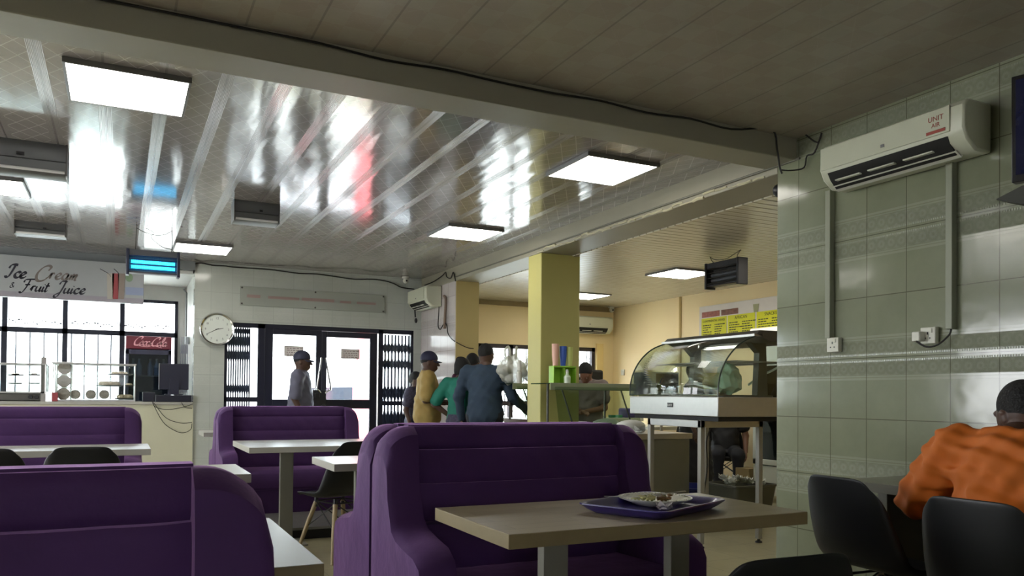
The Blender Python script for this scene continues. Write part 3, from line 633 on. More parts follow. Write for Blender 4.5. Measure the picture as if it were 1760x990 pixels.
sletters('&', 16, 494, .09, M_ink, .12, 'lettering'); sletters('Fruit', 36, 499, .128, M_ink, .2, 'lettering', 1.06); sletters('Juice', 96, 503, .135, M_ink, .2, 'lettering', 1.08)
def cup_pic(px, w, col, nm):
    a = onsign(px, 470); b0 = onsign(px, 514); X = a.x-t.location.x; y = -.0555
    MB().prism([(X-w*.38, b0.z), (X+w*.38, b0.z), (X+w*.5, a.z), (X-w*.5, a.z)], y, y+.0025, 'y').build(nm, col, t, smooth=False)
cup_pic(190, .075, mat('pic_pale', (172, 168, 158), .5), 'glass_picture'); cup_pic(209, .075, mat('pic_brown', (140, 128, 120), .5), 'glass_picture')
cup_pic(199, .075, mat('pic_red', (150, 70, 74), .5), 'juice_picture')
b = MB()
for pp in (((172, 462), (186, 470), (191, 476)), ((196, 462), (204, 470), (204, 477))): b.tube(smooth([onsign(*q)-Vector((t.location.x, 10.34, 0)) for q in pp], 3), .003, 5)
b.build('straw_picture', M_ink, t)
c_ = onsign(232, 500); MB().box(c_.x-.10-t.location.x, c_.x+.09-t.location.x, -.0545, -.052, c_.z-.05, c_.z+.04).build('blue_patch', mat('pic_blue', (140, 152, 180), .5), t, smooth=False)
c_ = onsign(222, 477); MB().ball((c_.x-t.location.x, -.053, c_.z), (.04, .002, .05)).build('leaf_picture', mat('pic_green', (126, 150, 120), .5), t)

# ================================================================== kiosk: counter, fridge, display cases
t = thing('service_counter', 'cream tiled kiosk counter under the ice cream sign', 'counter', (-1.6, 10.45, 0))
MB().box(-2.4, 2.41, -.03, .0, 0, 1.0).build('front_panel', M_cream, t, smooth=False); MB().box(-2.4, 2.41, 0, .55, 0, 1.0).build('body', M_cream, t, smooth=False)
MB().box(-2.42, 2.405, -.06, .58, 1.0, 1.035).build('worktop', mat('counter_top', (168, 166, 156), .25, noise=.1), t, bevel=.004)
CT = 1.036
fb = at(216, 600, Y=11.35).x; fe = at(295, 600, Y=11.35).x; t = thing('drinks_fridge', 'tall glass-door drinks fridge with dark red header and pink script lettering', 'fridge', ((fb+fe)/2, 11.35, 0)); w = (fe-fb)/2; zt = at(255, 578, Y=11.35).z; zh = at(255, 600, Y=11.35).z
b = MB(); b.box(-w, w, .44, .48, 0, zh); b.box(-w, -w+.03, .02, .44, 0, zh); b.box(w-.03, w, .02, .44, 0, zh); b.box(-w, w, .02, .48, 0, .2); b.build('cabinet', mat('fridge_dark', (104, 106, 124), .4), t, bevel=.004)
MB().box(-w, w, 0, .48, zh, zt).build('header', mat('cola_header', (118, 44, 58), .35), t, bevel=.01)
b = MB(); b.box(-w, -w+.04, 0, .02, .2, zh-.01); b.box(w-.04, w, 0, .02, .2, zh-.01); b.box(-w, w, 0, .02, zh-.07, zh-.01); b.box(-w, w, 0, .02, .2, .26); dr = b.build('door', mat('fridge_door', (60, 60, 80), .4), t, bevel=.003)
MB().box(-w+.04, w-.04, .008, .014, .26, zh-.07).build('door_glass', glass('fridge_glass', (190, 204, 216), .12), dr, smooth=False)
q = letters('Coca-Cola', frame((-w+.085, -.003, zh+.05), (1, 0, -.02), (.02, 0, 1)), .112, .2, .35, sp=.86); q.build('logo', mat('logo_pink', (236, 170, 176), .5), t, smooth=False)
MB().tube(smooth([(-w+.10, -.003, zh+.045), (-.03, -.003, zh+.03), (.05, -.003, zh+.045), (w-.12, -.003, zh+.02)], 5), .004, 4).build('logo_swash', mat('logo_pink'), t)
for z in (.6, 1.02, 1.36): MB().box(-w+.03, w-.03, .04, .44, z, z+.012).build('shelf', M_steel, t)
for i, x in enumerate((-.18, -.11, .02, .10, .18)):
    q = thing('bottle', 'pale drink bottle standing on fridge shelf behind the glass', 'bottle', ((fb+fe)/2+x, 11.46, 1.372), group='bottles in the drinks fridge')
    MB().lathe([(0, 0), (.03, 0), (.032, .12), (.012, .17), (.012, .2), (0, .2)], n=12).build('bottle_body', mat('pale_bottle', (170, 176, 190), .3), q); MB().lathe([(.0, .2), (.015, .2), (.015, .215), (0, .215)], n=10).build('cap', M_white, q)

def dcase(x0, x1, y0, y1, z0, z1, label, shelves, m_edge=M_steel):
    t = thing('display_case', label, 'display case', ((x0+x1)/2, (y0+y1)/2, z0)); hw, hd, h = (x1-x0)/2, (y1-y0)/2, z1-z0
    g = MB(); g.box(-hw, hw, -hd, -hd+.005, .02, h-.01); g.box(-hw, hw, hd-.005, hd, .02, h-.01); g.box(-hw, -hw+.005, -hd+.006, hd-.006, .02, h-.01); g.box(hw-.005, hw, -hd+.006, hd-.006, .02, h-.01); g.build('glass_sides', M_glass2, t, smooth=False)
    b = MB(); b.box(-hw, hw, -hd, hd, 0, .02); b.build('base', m_edge, t)
    b = MB()
    for sx in (-1, 1):
        for sy in (-1, 1): b.tube([(sx*(hw-.004), sy*(hd-.004), .0), (sx*(hw-.004), sy*(hd-.004), h)], .007, 6)
    for sy in (-1, 1): b.box(-hw, hw, sy*hd-.008, sy*hd+.008, h-.016, h)
    for sx in (-1, 1): b.box(sx*hw-.008, sx*hw+.008, -hd, hd, h-.016, h)
    b.build('frame', m_edge, t)
    for s in shelves: MB().box(-hw+.008, hw-.008, -hd+.01, hd-.01, s, s+.006).build('shelf', M_glass2, t, smooth=False)
    return t
X0 = at(90, 650, Y=10.42).x; X1 = at(233, 650, Y=10.42).x
dcase(X0, X1, 10.42, 10.85, CT, at(160, 624, Y=10.42).z, 'glass display case of cakes on the kiosk counter beside the monitor', (.145, .29))
M_cake = mat('speckled_cake', (150, 138, 130), .8, noise=.5, nscale=40); M_boxw = mat('cake_box', (236, 238, 236), .5)
def cakebox(px, py, label, r=.07, y=10.47, bx=True):
    p = at(px, py, Y=y); q = thing('boxed_cake', label, 'cake', (p.x, y, p.z), group='round cakes facing out of the kiosk case')
    if bx:
        cb = MB(); a = r+.004
        for sx in (-a, a):
            for yy in (0, .12): cb.box(sx-.004, sx+.004, yy-.004, yy+.004, -a, a)
            for zz in (-a+.003, a-.003): cb.box(sx-.004, sx+.004, 0, .12, zz-.003, zz+.003)
        for zz in (-a+.003, a-.003):
            for yy in (0, .12): cb.box(-a, a, yy-.004, yy+.004, zz-.003, zz+.003)
        cb.build('carton_frame', M_boxw, q, smooth=False)
    MB().lathe([(0, -.016), (r*.92, -.016), (r, -.010), (r, -.003), (0, -.003)] if bx else [(0, -.02), (r*.8, -.02), (r, 0), (r, .05), (0, .05)], n=28, axis='y').build('cake', M_cake, q)
    MB().ball((.0, -.018 if bx else -.02, -.005), (r*.4, .004, r*.12), 10, 6, .2).build('topping', mat('topping', (150, 140, 130), .8), q)
for px, py, r, l in ((111, 633, .07, 'speckled round cake in white box, topmost of the stack of three'), (110, 655, .07, 'speckled round cake in white box, middle of the stack of three'), (109, 677, .07, 'speckled round cake in white box, lowest of the stack of three')): cakebox(px, py, l, r)
for px, l in ((129, 'small round cake beside the stacked cake boxes'), (156, 'small round cake in the middle of the case bottom'), (179, 'small round cake nearest the pastry plates')): cakebox(px, 678, l, .055, 10.5, False)
M_past = mat('pastry', (196, 176, 150), .8, noise=.3, nscale=30)
def plate_of(px0, px1, py, y, n, label, r=.026):
    p0 = at(px0, py, Y=y); p1 = at(px1, py, Y=y); hw = (p1.x-p0.x)/2; q = thing('pastry_plate', label, 'plate', ((p0.x+p1.x)/2, y, p0.z)); MB().lathe([(0, 0), (hw*.8, 0), (hw, .012), (hw*.97, .016), (hw*.75, .006), (0, .006)], n=24).build('plate', M_steel_d, q)
    cx = (p0.x+p1.x)/2
    for i in range(n):
        a = i*2.4; rr = hw*.62*math.sqrt((i+.5)/n)
        o = MB().ball((0, 0, 0), (r, r, r*.8), 10, 7, .08).build('pastry', M_past); o.location = (cx+rr*math.cos(a), y+rr*.8*math.sin(a), p0.z+.006+r*.8); tag(o, label.replace('plate of ', '').split(' on ')[0]+' pastry lying on its dark plate', 'pastry', 'pastries of '+label)
plate_of(163, 213, 664, 10.6, 10, 'plate of round buns on middle shelf of the kiosk case', .034); plate_of(182, 229, 644.5, 10.62, 8, 'plate of flat pastries on top shelf of the kiosk case', .022); plate_of(213, 231, 664, 10.64, 3, 'plate of small rolls at the right end of the middle shelf', .02); plate_of(195, 231, 686.5, 10.6, 9, 'plate of piled rolls at the bottom right of the kiosk case', .034)
# second: food warmer case at left
X0 = at(-40, 650, Y=10.42).x; X1 = at(79, 650, Y=10.42).x; z0 = at(40, 676, Y=10.42).z
wt = dcase(X0, X1, 10.42, 10.85, z0, at(40, 624, Y=10.42).z, 'steel framed food warmer on a stand at the left of the kiosk counter', (.13, .24), M_steel)
hw = (X1-X0)/2
b = MB(); b.box(-hw+.02, hw-.03, -.2, .2, -.085, 0); b.build('control_box', M_steel_d, wt, bevel=.01); b = MB(); b.prism([(-hw+.04, -.085), (hw-.06, -.085), (hw-.2, -.12), (-hw+.2, -.12)], -.12, .12, 'y'); b.build('drip_pan', M_dark, wt)
b = MB(); b.lathe([(.03, -.15), (.03, -.12)], n=10); 
MB().lathe([(.16, CT-z0), (.16, CT-z0+.015), (.03, CT-z0+.02), (.03, -.12)], n=16).build('pedestal', M_grey, wt)
for sx in (.09, .15): MB().lathe([(0, -.225), (.022, -.225), (.024, -.2), (0, -.2)], (hw-sx, 0, -.04), 12, 'y').build('knob', M_dark, wt)
MB().box(hw-.05, hw-.0, -.215, -.2, -.09, .5*0+.41).build('front_post', mat('warm_frame', (150, 146, 140), .35, .5), wt)
for px0, px1, py in ((12, 42, 645.5), (48, 70, 645.5), (12, 40, 660), (48, 70, 660)):
    if py < 650: plate_of(px0, px1, py, 10.6, 3, 'plate of snacks on a rack in the food warmer at x%d' % px0 if False else ('plate of snacks at the left of the food warmer' if px0 < 20 else 'plate of snacks at the right of the food warmer'), .014)
    else: plate_of(px0, px1, py, 10.6, 0, 'empty plate at the left of the food warmer' if px0 < 20 else 'empty plate at the right of the food warmer')
# red carton
p = at(94, 678, Y=10.4); tag(MB().box(p.x-.03, p.x+.03, 10.40, 10.46, CT, CT+.10).build('carton', mat('red_carton', (150, 60, 66), .5), bevel=.002), 'small red carton between the food warmer and cake case', 'carton')
# monitor, cash drawer, printer
p = at(299, 655, Y=10.5); t = thing('monitor', 'black computer monitor on the kiosk cash drawer', 'monitor', (p.x, 10.5, CT+.082)); 
MB().box(-.165, .165, -.015, .02, .065, .38).build('screen_back', mat('monitor_black', (34, 36, 52), .45), t, bevel=.006); MB().box(-.17, -.16, -.02, .02, .065, .38).build('edge', M_grey, t)
MB().prism([(-.055, .0), (.055, 0), (.05, .2), (-.05, .2)], -.045, -.016, 'y').build('neck', mat('monitor_black'), t); MB().box(-.10, .10, -.10, .08, 0, .012).build('foot', mat('monitor_black'), t, bevel=.004)
x0 = at(268, 683, Y=10.4).x; t = thing('cash_drawer', 'wide black cash drawer beneath the kiosk monitor', 'cash drawer', ((x0+.79)/2, 10.55, CT)); hw = (.79-x0)/2
MB().box(-hw, hw, -.17, .17, 0, .08).build('case', mat('drawer_black', (26, 28, 42), .45), t, bevel=.004); MB().box(-hw+.02, hw-.02, -.176, -.17, .012, .07).build('drawer', mat('drawer_black'), t)
x0, x1 = at(245, 680, Y=10.4).x, at(267, 680, Y=10.4).x; tag(MB().box(x0, x1, 10.41, 10.54, CT, CT+.115).build('receipt_printer', mat('drawer_black'), bevel=.008), 'small black receipt printer between cake case and cash drawer', 'printer')
for k, pl in enumerate((((262, 690), (268, 700), (290, 704), (318, 699), (331, 694)), ((264, 692), (285, 718), (310, 727), (330, 726)), ((262, 692), (280, 725), (300, 740), (315, 744), (328, 738), (330, 728)), ((312, 692), (318, 700), (330, 702)))):
    cable([at(x, y, Y=10.38) for x, y in pl], ['upper black cable hanging on kiosk counter front', 'middle black cable hanging on kiosk counter front', 'longest black cable looping low on kiosk counter front', 'short black cable under the right end of the cash drawer'][k], .004)
# pipe, switch box and folded gate on the kiosk side wall
p = at(313, 520, X=.79); tag(MB().tube([(.77, 11.2, 1.88), (.77, 11.2, 2.45), (.74, 11.25, 2.5)], .012, 8).build('wall_pipe', M_grey), 'thin vertical pipe on the kiosk side wall', 'pipe')
tag(MB().box(.76, .81, 11.12, 11.24, 1.78, 1.87).build('switch_box', mat('switch_grey', (150, 154, 152), .5), bevel=.004), 'small grey switch box under the pipe at the kiosk side wall', 'switch')
scissor_gate('folding_gate', 'pale folded gate standing at the right end of the kiosk window', .70, .78, 11.0, 1.0, 1.86, 4, mat('pale_gate', (140, 142, 150), .5), [(1.7, .06), (1.45, .06), (1.2, .06)], .004)
# ================================================================== booths
def end_panel_mb(x0, x1, outer, H=1.02, topr=.11):
    prof = [(0, 0), (0, H-.06), (-.02, H-.015), (-.06, H), (-.13, H), (-.175, H-.03), (-.19, H-.09), (-.20, H-.20), (-.22, .76), (-.25, .69), (-.30, .655), (-.40, .635), (-.50, .62), (-.56, .585), (-.585, .53), (-.585, 0)]
    n = 9; rows = []
    for i in range(n+1):
        t = i/n; x = x0+(x1-x0)*t; e = min(1, max(0, (t if outer > 0 else 1-t)))
        dpth = (x1-x0); u = max(0, e*dpth-(dpth-topr))/topr; d = topr*(1-math.sqrt(max(0, 1-u*u)))
        inn = .012*u*u; row = []
        for (y, z) in prof:
            k = max(0, (z-.55)/(H-.55)); row.append((x, y+(inn if y < -.3 else 0), z-d*k-(.015*u if .5 < z < .7 else 0)))
        rows.append(row)
    m = len(prof); b = MB(); b.grid(rows, True); b.f.append(tuple(range(m))[::-1]); b.f.append(tuple((n)*m+k for k in range(m))); return b
def bulge_panel(x0, x1, prof, n=24, puck=0):
    rows = []
    for i in range(n+1):
        t = i/n; x = x0+(x1-x0)*t; e = 1-abs(2*t-1)**10
        rows.append([(x, y*(.85+.15*e)+puck*math.sin(i*1.9+z*40)*.004, z) for y, z in prof])
    m = len(prof); b = MB(); b.grid(rows, True); b.f.append(tuple(range(m))[::-1]); b.f.append(tuple(n*m+k for k in range(m))); return b
def roll(z0, z1, yf, d=.012):
    pr = [(-.03, z0), (-.03, z1)]; N = 7
    for k in range(N+1):
        a = k/N; z = z1-(z1-z0)*a; pr.append((yf-d*(1-(2*a-1)**4), z))
    return pr
def booth(label, x0, x1, yback, face, W_=None, piece='near'):
    w = x1-x0; t = thing('booth_bench', label, 'booth bench', ((x0+x1)/2, yback, 0), 0 if face < 0 else PI, 'purple velvet booth benches')
    h = w/2
    end_panel_mb(-h, -h+.125, -1).build('end_panel', M_velvet, t, weld=True); end_panel_mb(h-.125, h, 1).build('end_panel', M_velvet, t, weld=True)
    a, c = -h+.12, h-.12
    bulge_panel(a, c, [(0, .1), (0, 1.0), (-.03, 1.025), (-.09, 1.025), (-.11, 1.0), (-.10, .1)], puck=.3).build('back_frame', M_velvet, t)
    for z0, z1, y in ((.46, .655, -.165), (.655, .80, -.155), (.80, .93, -.145)):
        bulge_panel(a, c, roll(z0, z1, y), puck=1).build('back_cushion', M_velvet, t)
    bulge_panel(a, c, roll(.925, 1.02, -.11, .02), puck=.6).build('head_roll', M_velvet, t)
    s = MB(); s.prism([(-.10, .30), (-.10, .47), (-.50, .48), (-.55, .46), (-.565, .42), (-.565, .30)], a, c); s.build('seat_cushion', M_velvet, t, bevel=.02)
    MB().box(a, c, -.54, -.02, .02, .30).build('base', M_velvet, t); 
    MB().tube([(a, -.186, .655), (c, -.186, .655)], .006, 5).build('piping', M_velvet_d, t)
    return t
booth('purple velvet booth bench facing the camera behind the wood table with the tray', .893, 2.075, 3.045, -1)
booth('purple velvet booth bench back to back behind the big centre one, facing the doors', .893, 2.06, 3.075, 1)
booth('purple velvet booth bench in the left foreground facing the camera', -1.05, .237, 1.56, -1).scale.z = .994
booth('purple velvet booth bench on the black platform before the entrance doors, facing the camera', .80, 2.08, 7.75, -1).location.z = .0
booth('purple velvet booth bench on the platform facing away to the entrance doors', .80, 2.06, 7.78, 1)
booth('purple velvet booth bench at the far left below the ice cream kiosk', -1.25, .17, 7.35, -1)

# ================================================================== tables
def table(label, x0, x1, y0, y1, top, edge, z=.76, legs=((-.3, .055), (.3, .055)), th=.042, leg_m=None, group='laminate topped tables'):
    t = thing('dining_table', label, 'table', ((x0+x1)/2, (y0+y1)/2, 0), group=group); w, d = (x1-x0)/2, (y1-y0)/2
    MB().box(-w, w, -d, d, z-th, z-.001).build('edge_band', edge, t, bevel=.002)
    MB().box(-w+.001, w-.001, -d+.001, d-.001, z-.0012, z).build('tabletop', top, t, smooth=False)
    for lx, lw in legs:
        lg = MB(); lg.box(lx-lw, lx+lw, -.022, .022, .012, z-th); lg.build('leg', leg_m or M_post, t, bevel=.003)
        MB().box(lx-.12, lx+.12, -.26, .26, 0, .014).build('foot_plate', M_post, t, bevel=.003); MB().box(lx-.06, lx+.06, -.2, .2, z-th-.01, z-th).build('bracket', M_steel_d, t)
    return t
l1 = at(965, 935, Y=2.2).x; l2 = at(1180, 925, Y=2.2).x; cx = (.965+2.085)/2
table('wood-look laminate table in front holding the purple tray', .965, 2.085, 1.97, 2.54, M_wood, M_edge, legs=((l1-cx, .045), (l2-cx, .04)))
table('pale table end showing past the left foreground bench', -.72, .42, 1.80, 2.53, M_wood_pale, M_edge, legs=((-.4, .05), (.3, .05)))
table('bright pale table behind the big centre booth, before the black chair', 1.06, 2.15, 4.34, 4.90, M_wood_pale, M_edge_pale)
l = at(495, 850, Y=6.25).x; table('pale table on the platform in front of the middle booth', .83, 2.02, 5.88, 6.78, M_wood_pale, M_edge_pale, legs=((l-1.425, .05), (.35, .05)))
table('long pale table before the far left booth with two black chairs', -1.35, .2, 5.95, 6.58, M_wood_pale, M_edge_pale, legs=((-.5, .05), (.5, .05)))
table('pale table mostly hidden behind the left foreground bench, only a bright strip showing', -.65, .57, 3.95, 4.53, M_wood_pale, M_edge_pale)
table('pale table end beside wall below the clock, behind the middle booth', .74, 2.0, 8.25, 8.8, M_wood_pale, M_edge_pale)
lg = at(1578, 900, X=3.35)
table('grey table against the green tiled wall where the orange-shirted man sits', 3.08, 3.72, 1.25, 2.72, mat('grey_laminate', (124, 124, 110), .3), M_post, legs=((.14, .05),), group='laminate topped tables')
t = [o for o in COL.objects if o.get('label', '').startswith('grey table against')][0]
MB().box(-.3+.08, .3, .55, .60, 0, .715).build('leg', M_post, t, bevel=.003)

# ================================================================== shell chairs
def shell_rows():
    cl = [(-.275, .825, .155, .02), (-.272, .80, .175, .03), (-.262, .74, .195, .045), (-.25, .67, .21, .06), (-.235, .60, .222, .075), (-.215, .53, .23, .085), (-.18, .475, .234, .09), (-.12, .44, .236, .085), (-.04, .428, .236, .07), (.05, .43, .235, .05), (.13, .44, .232, .03), (.19, .447, .222, .012), (.225, .442, .20, .0), (.24, .428, .175, -.004)]
    rows = []; N = 16
    for i, (y, z, hw, cup) in enumerate(cl):
        row = []
        for k in range(N+1):
            s = 2*k/N-1; x = hw*math.sin(s*PI/2*.96)/math.sin(PI/2*.96)
            if i < 8: dy, dz = cup*s*s, .0
            else: dy, dz = 0, cup*s*s*s*s
            w = min(1, max(0, (i-5)/4)); dy = cup*s*s*(1-w); dz = cup*.8*s**4*w
            drop = (.05*abs(s)**5 if i == 0 else (.03*abs(s)**5 if i == 1 else 0)); fwdd = (.03*abs(s)**4 if i >= 12 else 0)
            row.append((x, y+dy-fwdd, z+dz-drop))
        rows.append(row)
    return rows
def shell_chair(label, x, y, face, group='black shell chairs'):
    t = thing('shell_chair', label, 'chair', (x, y, 0), math.atan2(face[1], face[0])-PI/2, group)
    b = MB(); b.grid(shell_rows()); s = b.build('seat_shell', M_black, t); md = s.modifiers.new('thick', 'SOLIDIFY'); md.thickness = .009; md.offset = 0; ms = s.modifiers.new('sub', 'SUBSURF'); ms.levels = 1; ms.render_levels = 2
    F = [(-.20, .22), (.20, .22), (-.20, -.24), (.20, -.24)]; T = [(-.11, .11), (.11, .11), (-.11, -.13), (.11, -.13)]
    for (fx, fy), (tx, ty) in zip(F, T):
        MB().tube([(fx, fy, 0), ((fx+tx)/2, (fy+ty)/2, .2), (tx, ty, .385)], [.011, .016, .017], 12).build('leg', M_leg, t)
    w = MB(); P = [Vector((a+(c-a)*.55, b_+(d-b_)*.55, .21)) for (a, b_), (c, d) in zip(F, T)]; Q = [Vector((tx, ty, .39)) for tx, ty in T]
    for i, j in ((0, 1), (2, 3), (0, 2), (1, 3)): w.tube([P[i], Q[j]], .0045, 6); w.tube([P[j], Q[i]], .0045, 6)
    for i, j in ((0, 1), (2, 3), (0, 2), (1, 3)): w.tube([Q[i], Q[j]], .006, 6)
    for q in Q: w.tube([q-Vector((0, 0, .04)), q+Vector((0, 0, .035))], .014, 8)
    w.build('wire_brace', M_dark, t); return t
ch0 = shell_chair('black shell chair facing the tiled wall table, nearer the kitchen end', 2.90, 2.33, (1, -.06))
def chair(label, x, y, face): return copy_tree(ch0, loc=(x, y, 0), rz=math.atan2(face[1], face[0])-PI/2, label=label)
chair('black shell chair the orange-shirted man sits on', 2.72, 1.66, (1, .06))
chair('black shell chair with only its top showing at the bottom edge, before the wood table', 1.245, 1.46, (.05, 1))
chair('black shell chair between the bright pale table and the platform table', 1.40, 5.60, (-.35, 1))
chair('black shell chair at the far left table, nearer the photo centre', -.185, 5.52, (0, 1)); chair('black shell chair at the far left table, cut by the left edge', -.66, 5.52, (.05, 1))
chair('black shell chair in the kitchen where the seated person sits', 6.62, 7.55, (-.6, -.8)); chair('black shell chair in the kitchen behind the seated person', 6.72, 8.25, (-.5, -.9))

# ================================================================== tray and plate on the front table
TZ = .761
M_tray = mat('purple_tray', (46, 34, 104), .35, coat=.2)
tc = (at(1126, 866, Z=TZ)); t = thing('serving_tray', 'purple plastic tray on the front wood table', 'tray', (1.62, 2.20, TZ), math.radians(24))
def rrect(hx, hy, r, n=6):
    o = []
    for cx_, cy_, a0 in ((hx-r, hy-r, 0), (-hx+r, hy-r, 90), (-hx+r, -hy+r, 180), (hx-r, -hy+r, 270)):
        for k in range(n+1): a = math.radians(a0+90*k/n); o.append((cx_+r*math.cos(a), cy_+r*math.sin(a)))
    return o
b = MB(); rows = []
for hx, hy, z in ((0.02, .01, .006), (.185, .125, .006), (.195, .135, .012), (.212, .152, .03), (.225, .165, .032), (.226, .166, .028), (.208, .148, .012), (.19, .13, 0), (.02, .01, 0)): rows.append([(x, y, z) for x, y in rrect(hx, hy, min(.04, hx*.4, hy*.4))])
b.grid(rows, True); b.build('tray_body', M_tray, t)
pc = at(1126, 856, Z=.79); pc.z = TZ+.0075; t = thing('dinner_plate', 'white plate with beaded rim holding leftover food on the purple tray', 'plate', pc)
MB().lathe([(0, 0), (.07, 0), (.08, .006), (.125, .022), (.128, .026), (.122, .026), (.08, .013), (.065, .010), (0, .010)], n=48).build('plate_dish', mat('porcelain', (214, 214, 200), .25), t)
b = MB()
for k in range(48): a = 2*PI*k/48; b.ball((.117*math.cos(a), .117*math.sin(a), .0262), (.0045, .0045, .0025), 6, 4)
b.build('beaded_rim', mat('porcelain'), t)
M_f = [mat('salad_cream', (186, 182, 128), .5, noise=.2, nscale=60), mat('lettuce', (116, 132, 60), .5, noise=.3, nscale=60), mat('chicken', (116, 84, 44), .45, noise=.35, nscale=60), mat('yam', (172, 160, 96), .5)]
random.seed(3)
for nm, mi, cnt, cx_, cy_, spr, lab in (('salad', 0, 16, -.045, 0, .04, 'pale creamy salad leftovers on the left of the plate'), ('lettuce', 1, 9, -.01, -.01, .045, 'green salad scraps across the plate'), ('stewed_meat', 2, 9, .035, -.01, .035, 'brown stewed meat pieces right of the plate centre')):
    b = MB()
    for k in range(cnt): a = random.uniform(0, 2*PI); r = spr*math.sqrt(random.random()); s = random.uniform(.007, .015); b.ball((cx_+r*math.cos(a)*1.2, cy_+r*math.sin(a), .016+random.uniform(0, .012)), (s*1.4, s, s*.7), 8, 6, .25)
    o = b.build(nm, M_f[mi]); o.location = pc; tag(o, lab, 'food', 'leftovers on the plate')
def fork(label, p0, p1):
    t = thing('fork', label, 'fork', p0); d = Vector(p1)-Vector(p0); ln = d.length; t.rotation_mode = 'QUATERNION'; t.rotation_quaternion = Vector((1, 0, 0)).rotation_difference(d.normalized())
    MB().prism([(0, -.004), (.10, -.003), (.12, -.008), (.15, -.009), (.15, .009), (.12, .008), (.10, .003), (0, .004)], 0, .0022, 'z').build('handle', M_steel, t, bevel=.0006)
    b = MB()
    for k in range(4): y = -.0078+k*.0052; b.box(.148, ln, y-.0009, y+.0009, 0, .0018)
    b.build('tines', M_steel, t)
fork('steel fork resting on the right rim of the plate', pc+Vector((.155, .03, .035)), pc+Vector((.0, -.0, .03)))
fork('steel fork sticking out left over the tray edge', pc+Vector((-.19, .03, .032)), pc+Vector((-.05, .0, .026)))
def crumple(label, c, r, n, m, name='paper_napkin', cat='napkin', group=None):
    random.seed(n); b = MB()
    for k in range(n):
        a = 2*PI*k/n+random.uniform(-.3, .3); up_ = random.uniform(.3, 1.0); tip = Vector((math.cos(a)*r*random.uniform(.6, 1), math.sin(a)*r*random.uniform(.6, 1), r*up_)); sd = Vector((-math.sin(a), math.cos(a), 0))*r*.5
        m0 = tip*.5+Vector((0, 0, -.1*r)); b.add([(0, 0, 0), m0+sd, tip, m0-sd], [(0, 1, 2), (0, 2, 3)])
    b.ball((0, 0, r*.15), (r*.5, r*.5, r*.2), 10, 6, .2); o = b.build(name, m); o.location = c; o.scale.z = .45 if 'foil' in name else 1; tag(o, label, cat, group); return o
crumple('crumpled white paper napkin against the plate on the purple tray', pc+Vector((-.055, -.125, .0)), .04, 9, mat('napkin', (196, 190, 190), .7))

# ================================================================== curved-glass heated display on its stand
SX0, SY0 = 3.96, 4.79
t = thing('display_stand', 'grey steel stand with bare legs under the curved glass display', 'stand', (SX0, SY0, 0))
sw, sd, sh = .62, .68, .968
b = MB(); b.box(0, .04, 0, sd, sh-.055, sh); b.box(sw-.04, sw, 0, sd, sh-.055, sh); b.box(0, sw, 0, .04, sh-.055, sh); b.box(0, sw, sd-.04, sd, sh-.055, sh); b.build('top_rail', M_steel, t, bevel=.003)
for lx in (.02, sw-.02):
    for ly in (.02, sd-.02):
        MB().box(lx-.02, lx+.02, ly-.02, ly+.02, .03, sh-.05).build('leg', mat('stand_grey', (142, 140, 132), .45, .4), t, bevel=.003); MB().lathe([(.028, 0), (.028, .01), (.012, .018), (.012, .035)], (lx, ly, 0), 12).build('foot', M_dark, t)
t = thing('hot_display_counter', 'steel heated food display with curved glass beside the tiled wall', 'display counter', (3.96, 4.6, 0))
bw, bd, z0, z1 = .95, 1.13, 1.0, 1.15
pl = [(0, 0), (bw, 0), (bw, bd), (0, bd)]
MB().prism([(0.0, 0.0), (bw, .0), (bw, bd), (0.0, bd)], z0, z1, 'z').build('body', M_steel, t, bevel=.006)
MB().box(.03, bw-.03, .03, bd-.03, z0-.035, z0).build('underside', mat('underside_black', (20, 20, 18), .7), t)
zl = at(1152, 696, X=3.96); yl = zl.y-4.6; MB().box(-.004, 0, yl-.035, yl+.035, zl.z-.018, zl.z+.018).build('maker_plate', M_dark, t); q = text_mb('Lincat', .026, frame((-.005, yl, zl.z-.008), (0, -1, 0), (0, 0, 1)), .0005); q.build('maker_lettering', M_white, t, smooth=False)
# curved glass
arc = [(.0, 1.155), (.005, 1.25), (.035, 1.35), (.09, 1.44), (.17, 1.52), (.26, 1.575), (.37, 1.615)]; arc3 = smooth([(x, 0, z) for x, z in arc], 5)
rows = [[(p.x, .0, p.z) for p in arc3], [(p.x, bd, p.z) for p in arc3]]; b = MB(); b.grid(rows); o = b.build('curved_front_glass', M_glass, t); md = o.modifiers.new('th', 'SOLIDIFY'); md.thickness = .006
for y in (0.0, bd):
    poly = [(p.x, p.z) for p in arc3]+[(bw-.1, 1.60), (bw-.1, 1.155)]; MB().prism([(a, c) for a, c in poly], y, y+.005 if y == 0 else y-.005, 'y').build('side_glass', M_glass, t, smooth=False)
    MB().tube([(p.x, y, p.z) for p in arc3], .006, 6).build('glass_edge', mat('glass_edge_dark', (40, 52, 44), .3), t)
MB().prism([(.36, 1.628), (.40, 1.66), (bw, 1.66), (bw, 1.58), (.50, 1.575)], -.01, bd+.01, 'y').build('canopy', M_steel_d, t, bevel=.004)
MB().box(.34, .42, -.01, bd+.01, 1.612, 1.63).build('canopy_lip', M_steel, t)
for y in (.18, bd-.16): MB().prism([(.55, 1.15), (.66, 1.15), (.64, 1.58), (.48, 1.58), (.57, 1.5)], y, y+.06, 'y').build('post', M_steel_d, t)
MB().box(bw-.05, bw-.01, .0, .05, 1.15, 1.6).build('rear_post', M_steel_d, t)
b = MB()
for k in range(24): y = .05+k*(bd-.1)/23; b.tube([(.22, y, 1.425), (.72, y, 1.425)], .0025, 4)
for x in (.22, .47, .72): b.tube([(x, .03, 1.42), (x, bd-.03, 1.42)], .007, 6)
b.build('wire_shelf', M_steel, t)
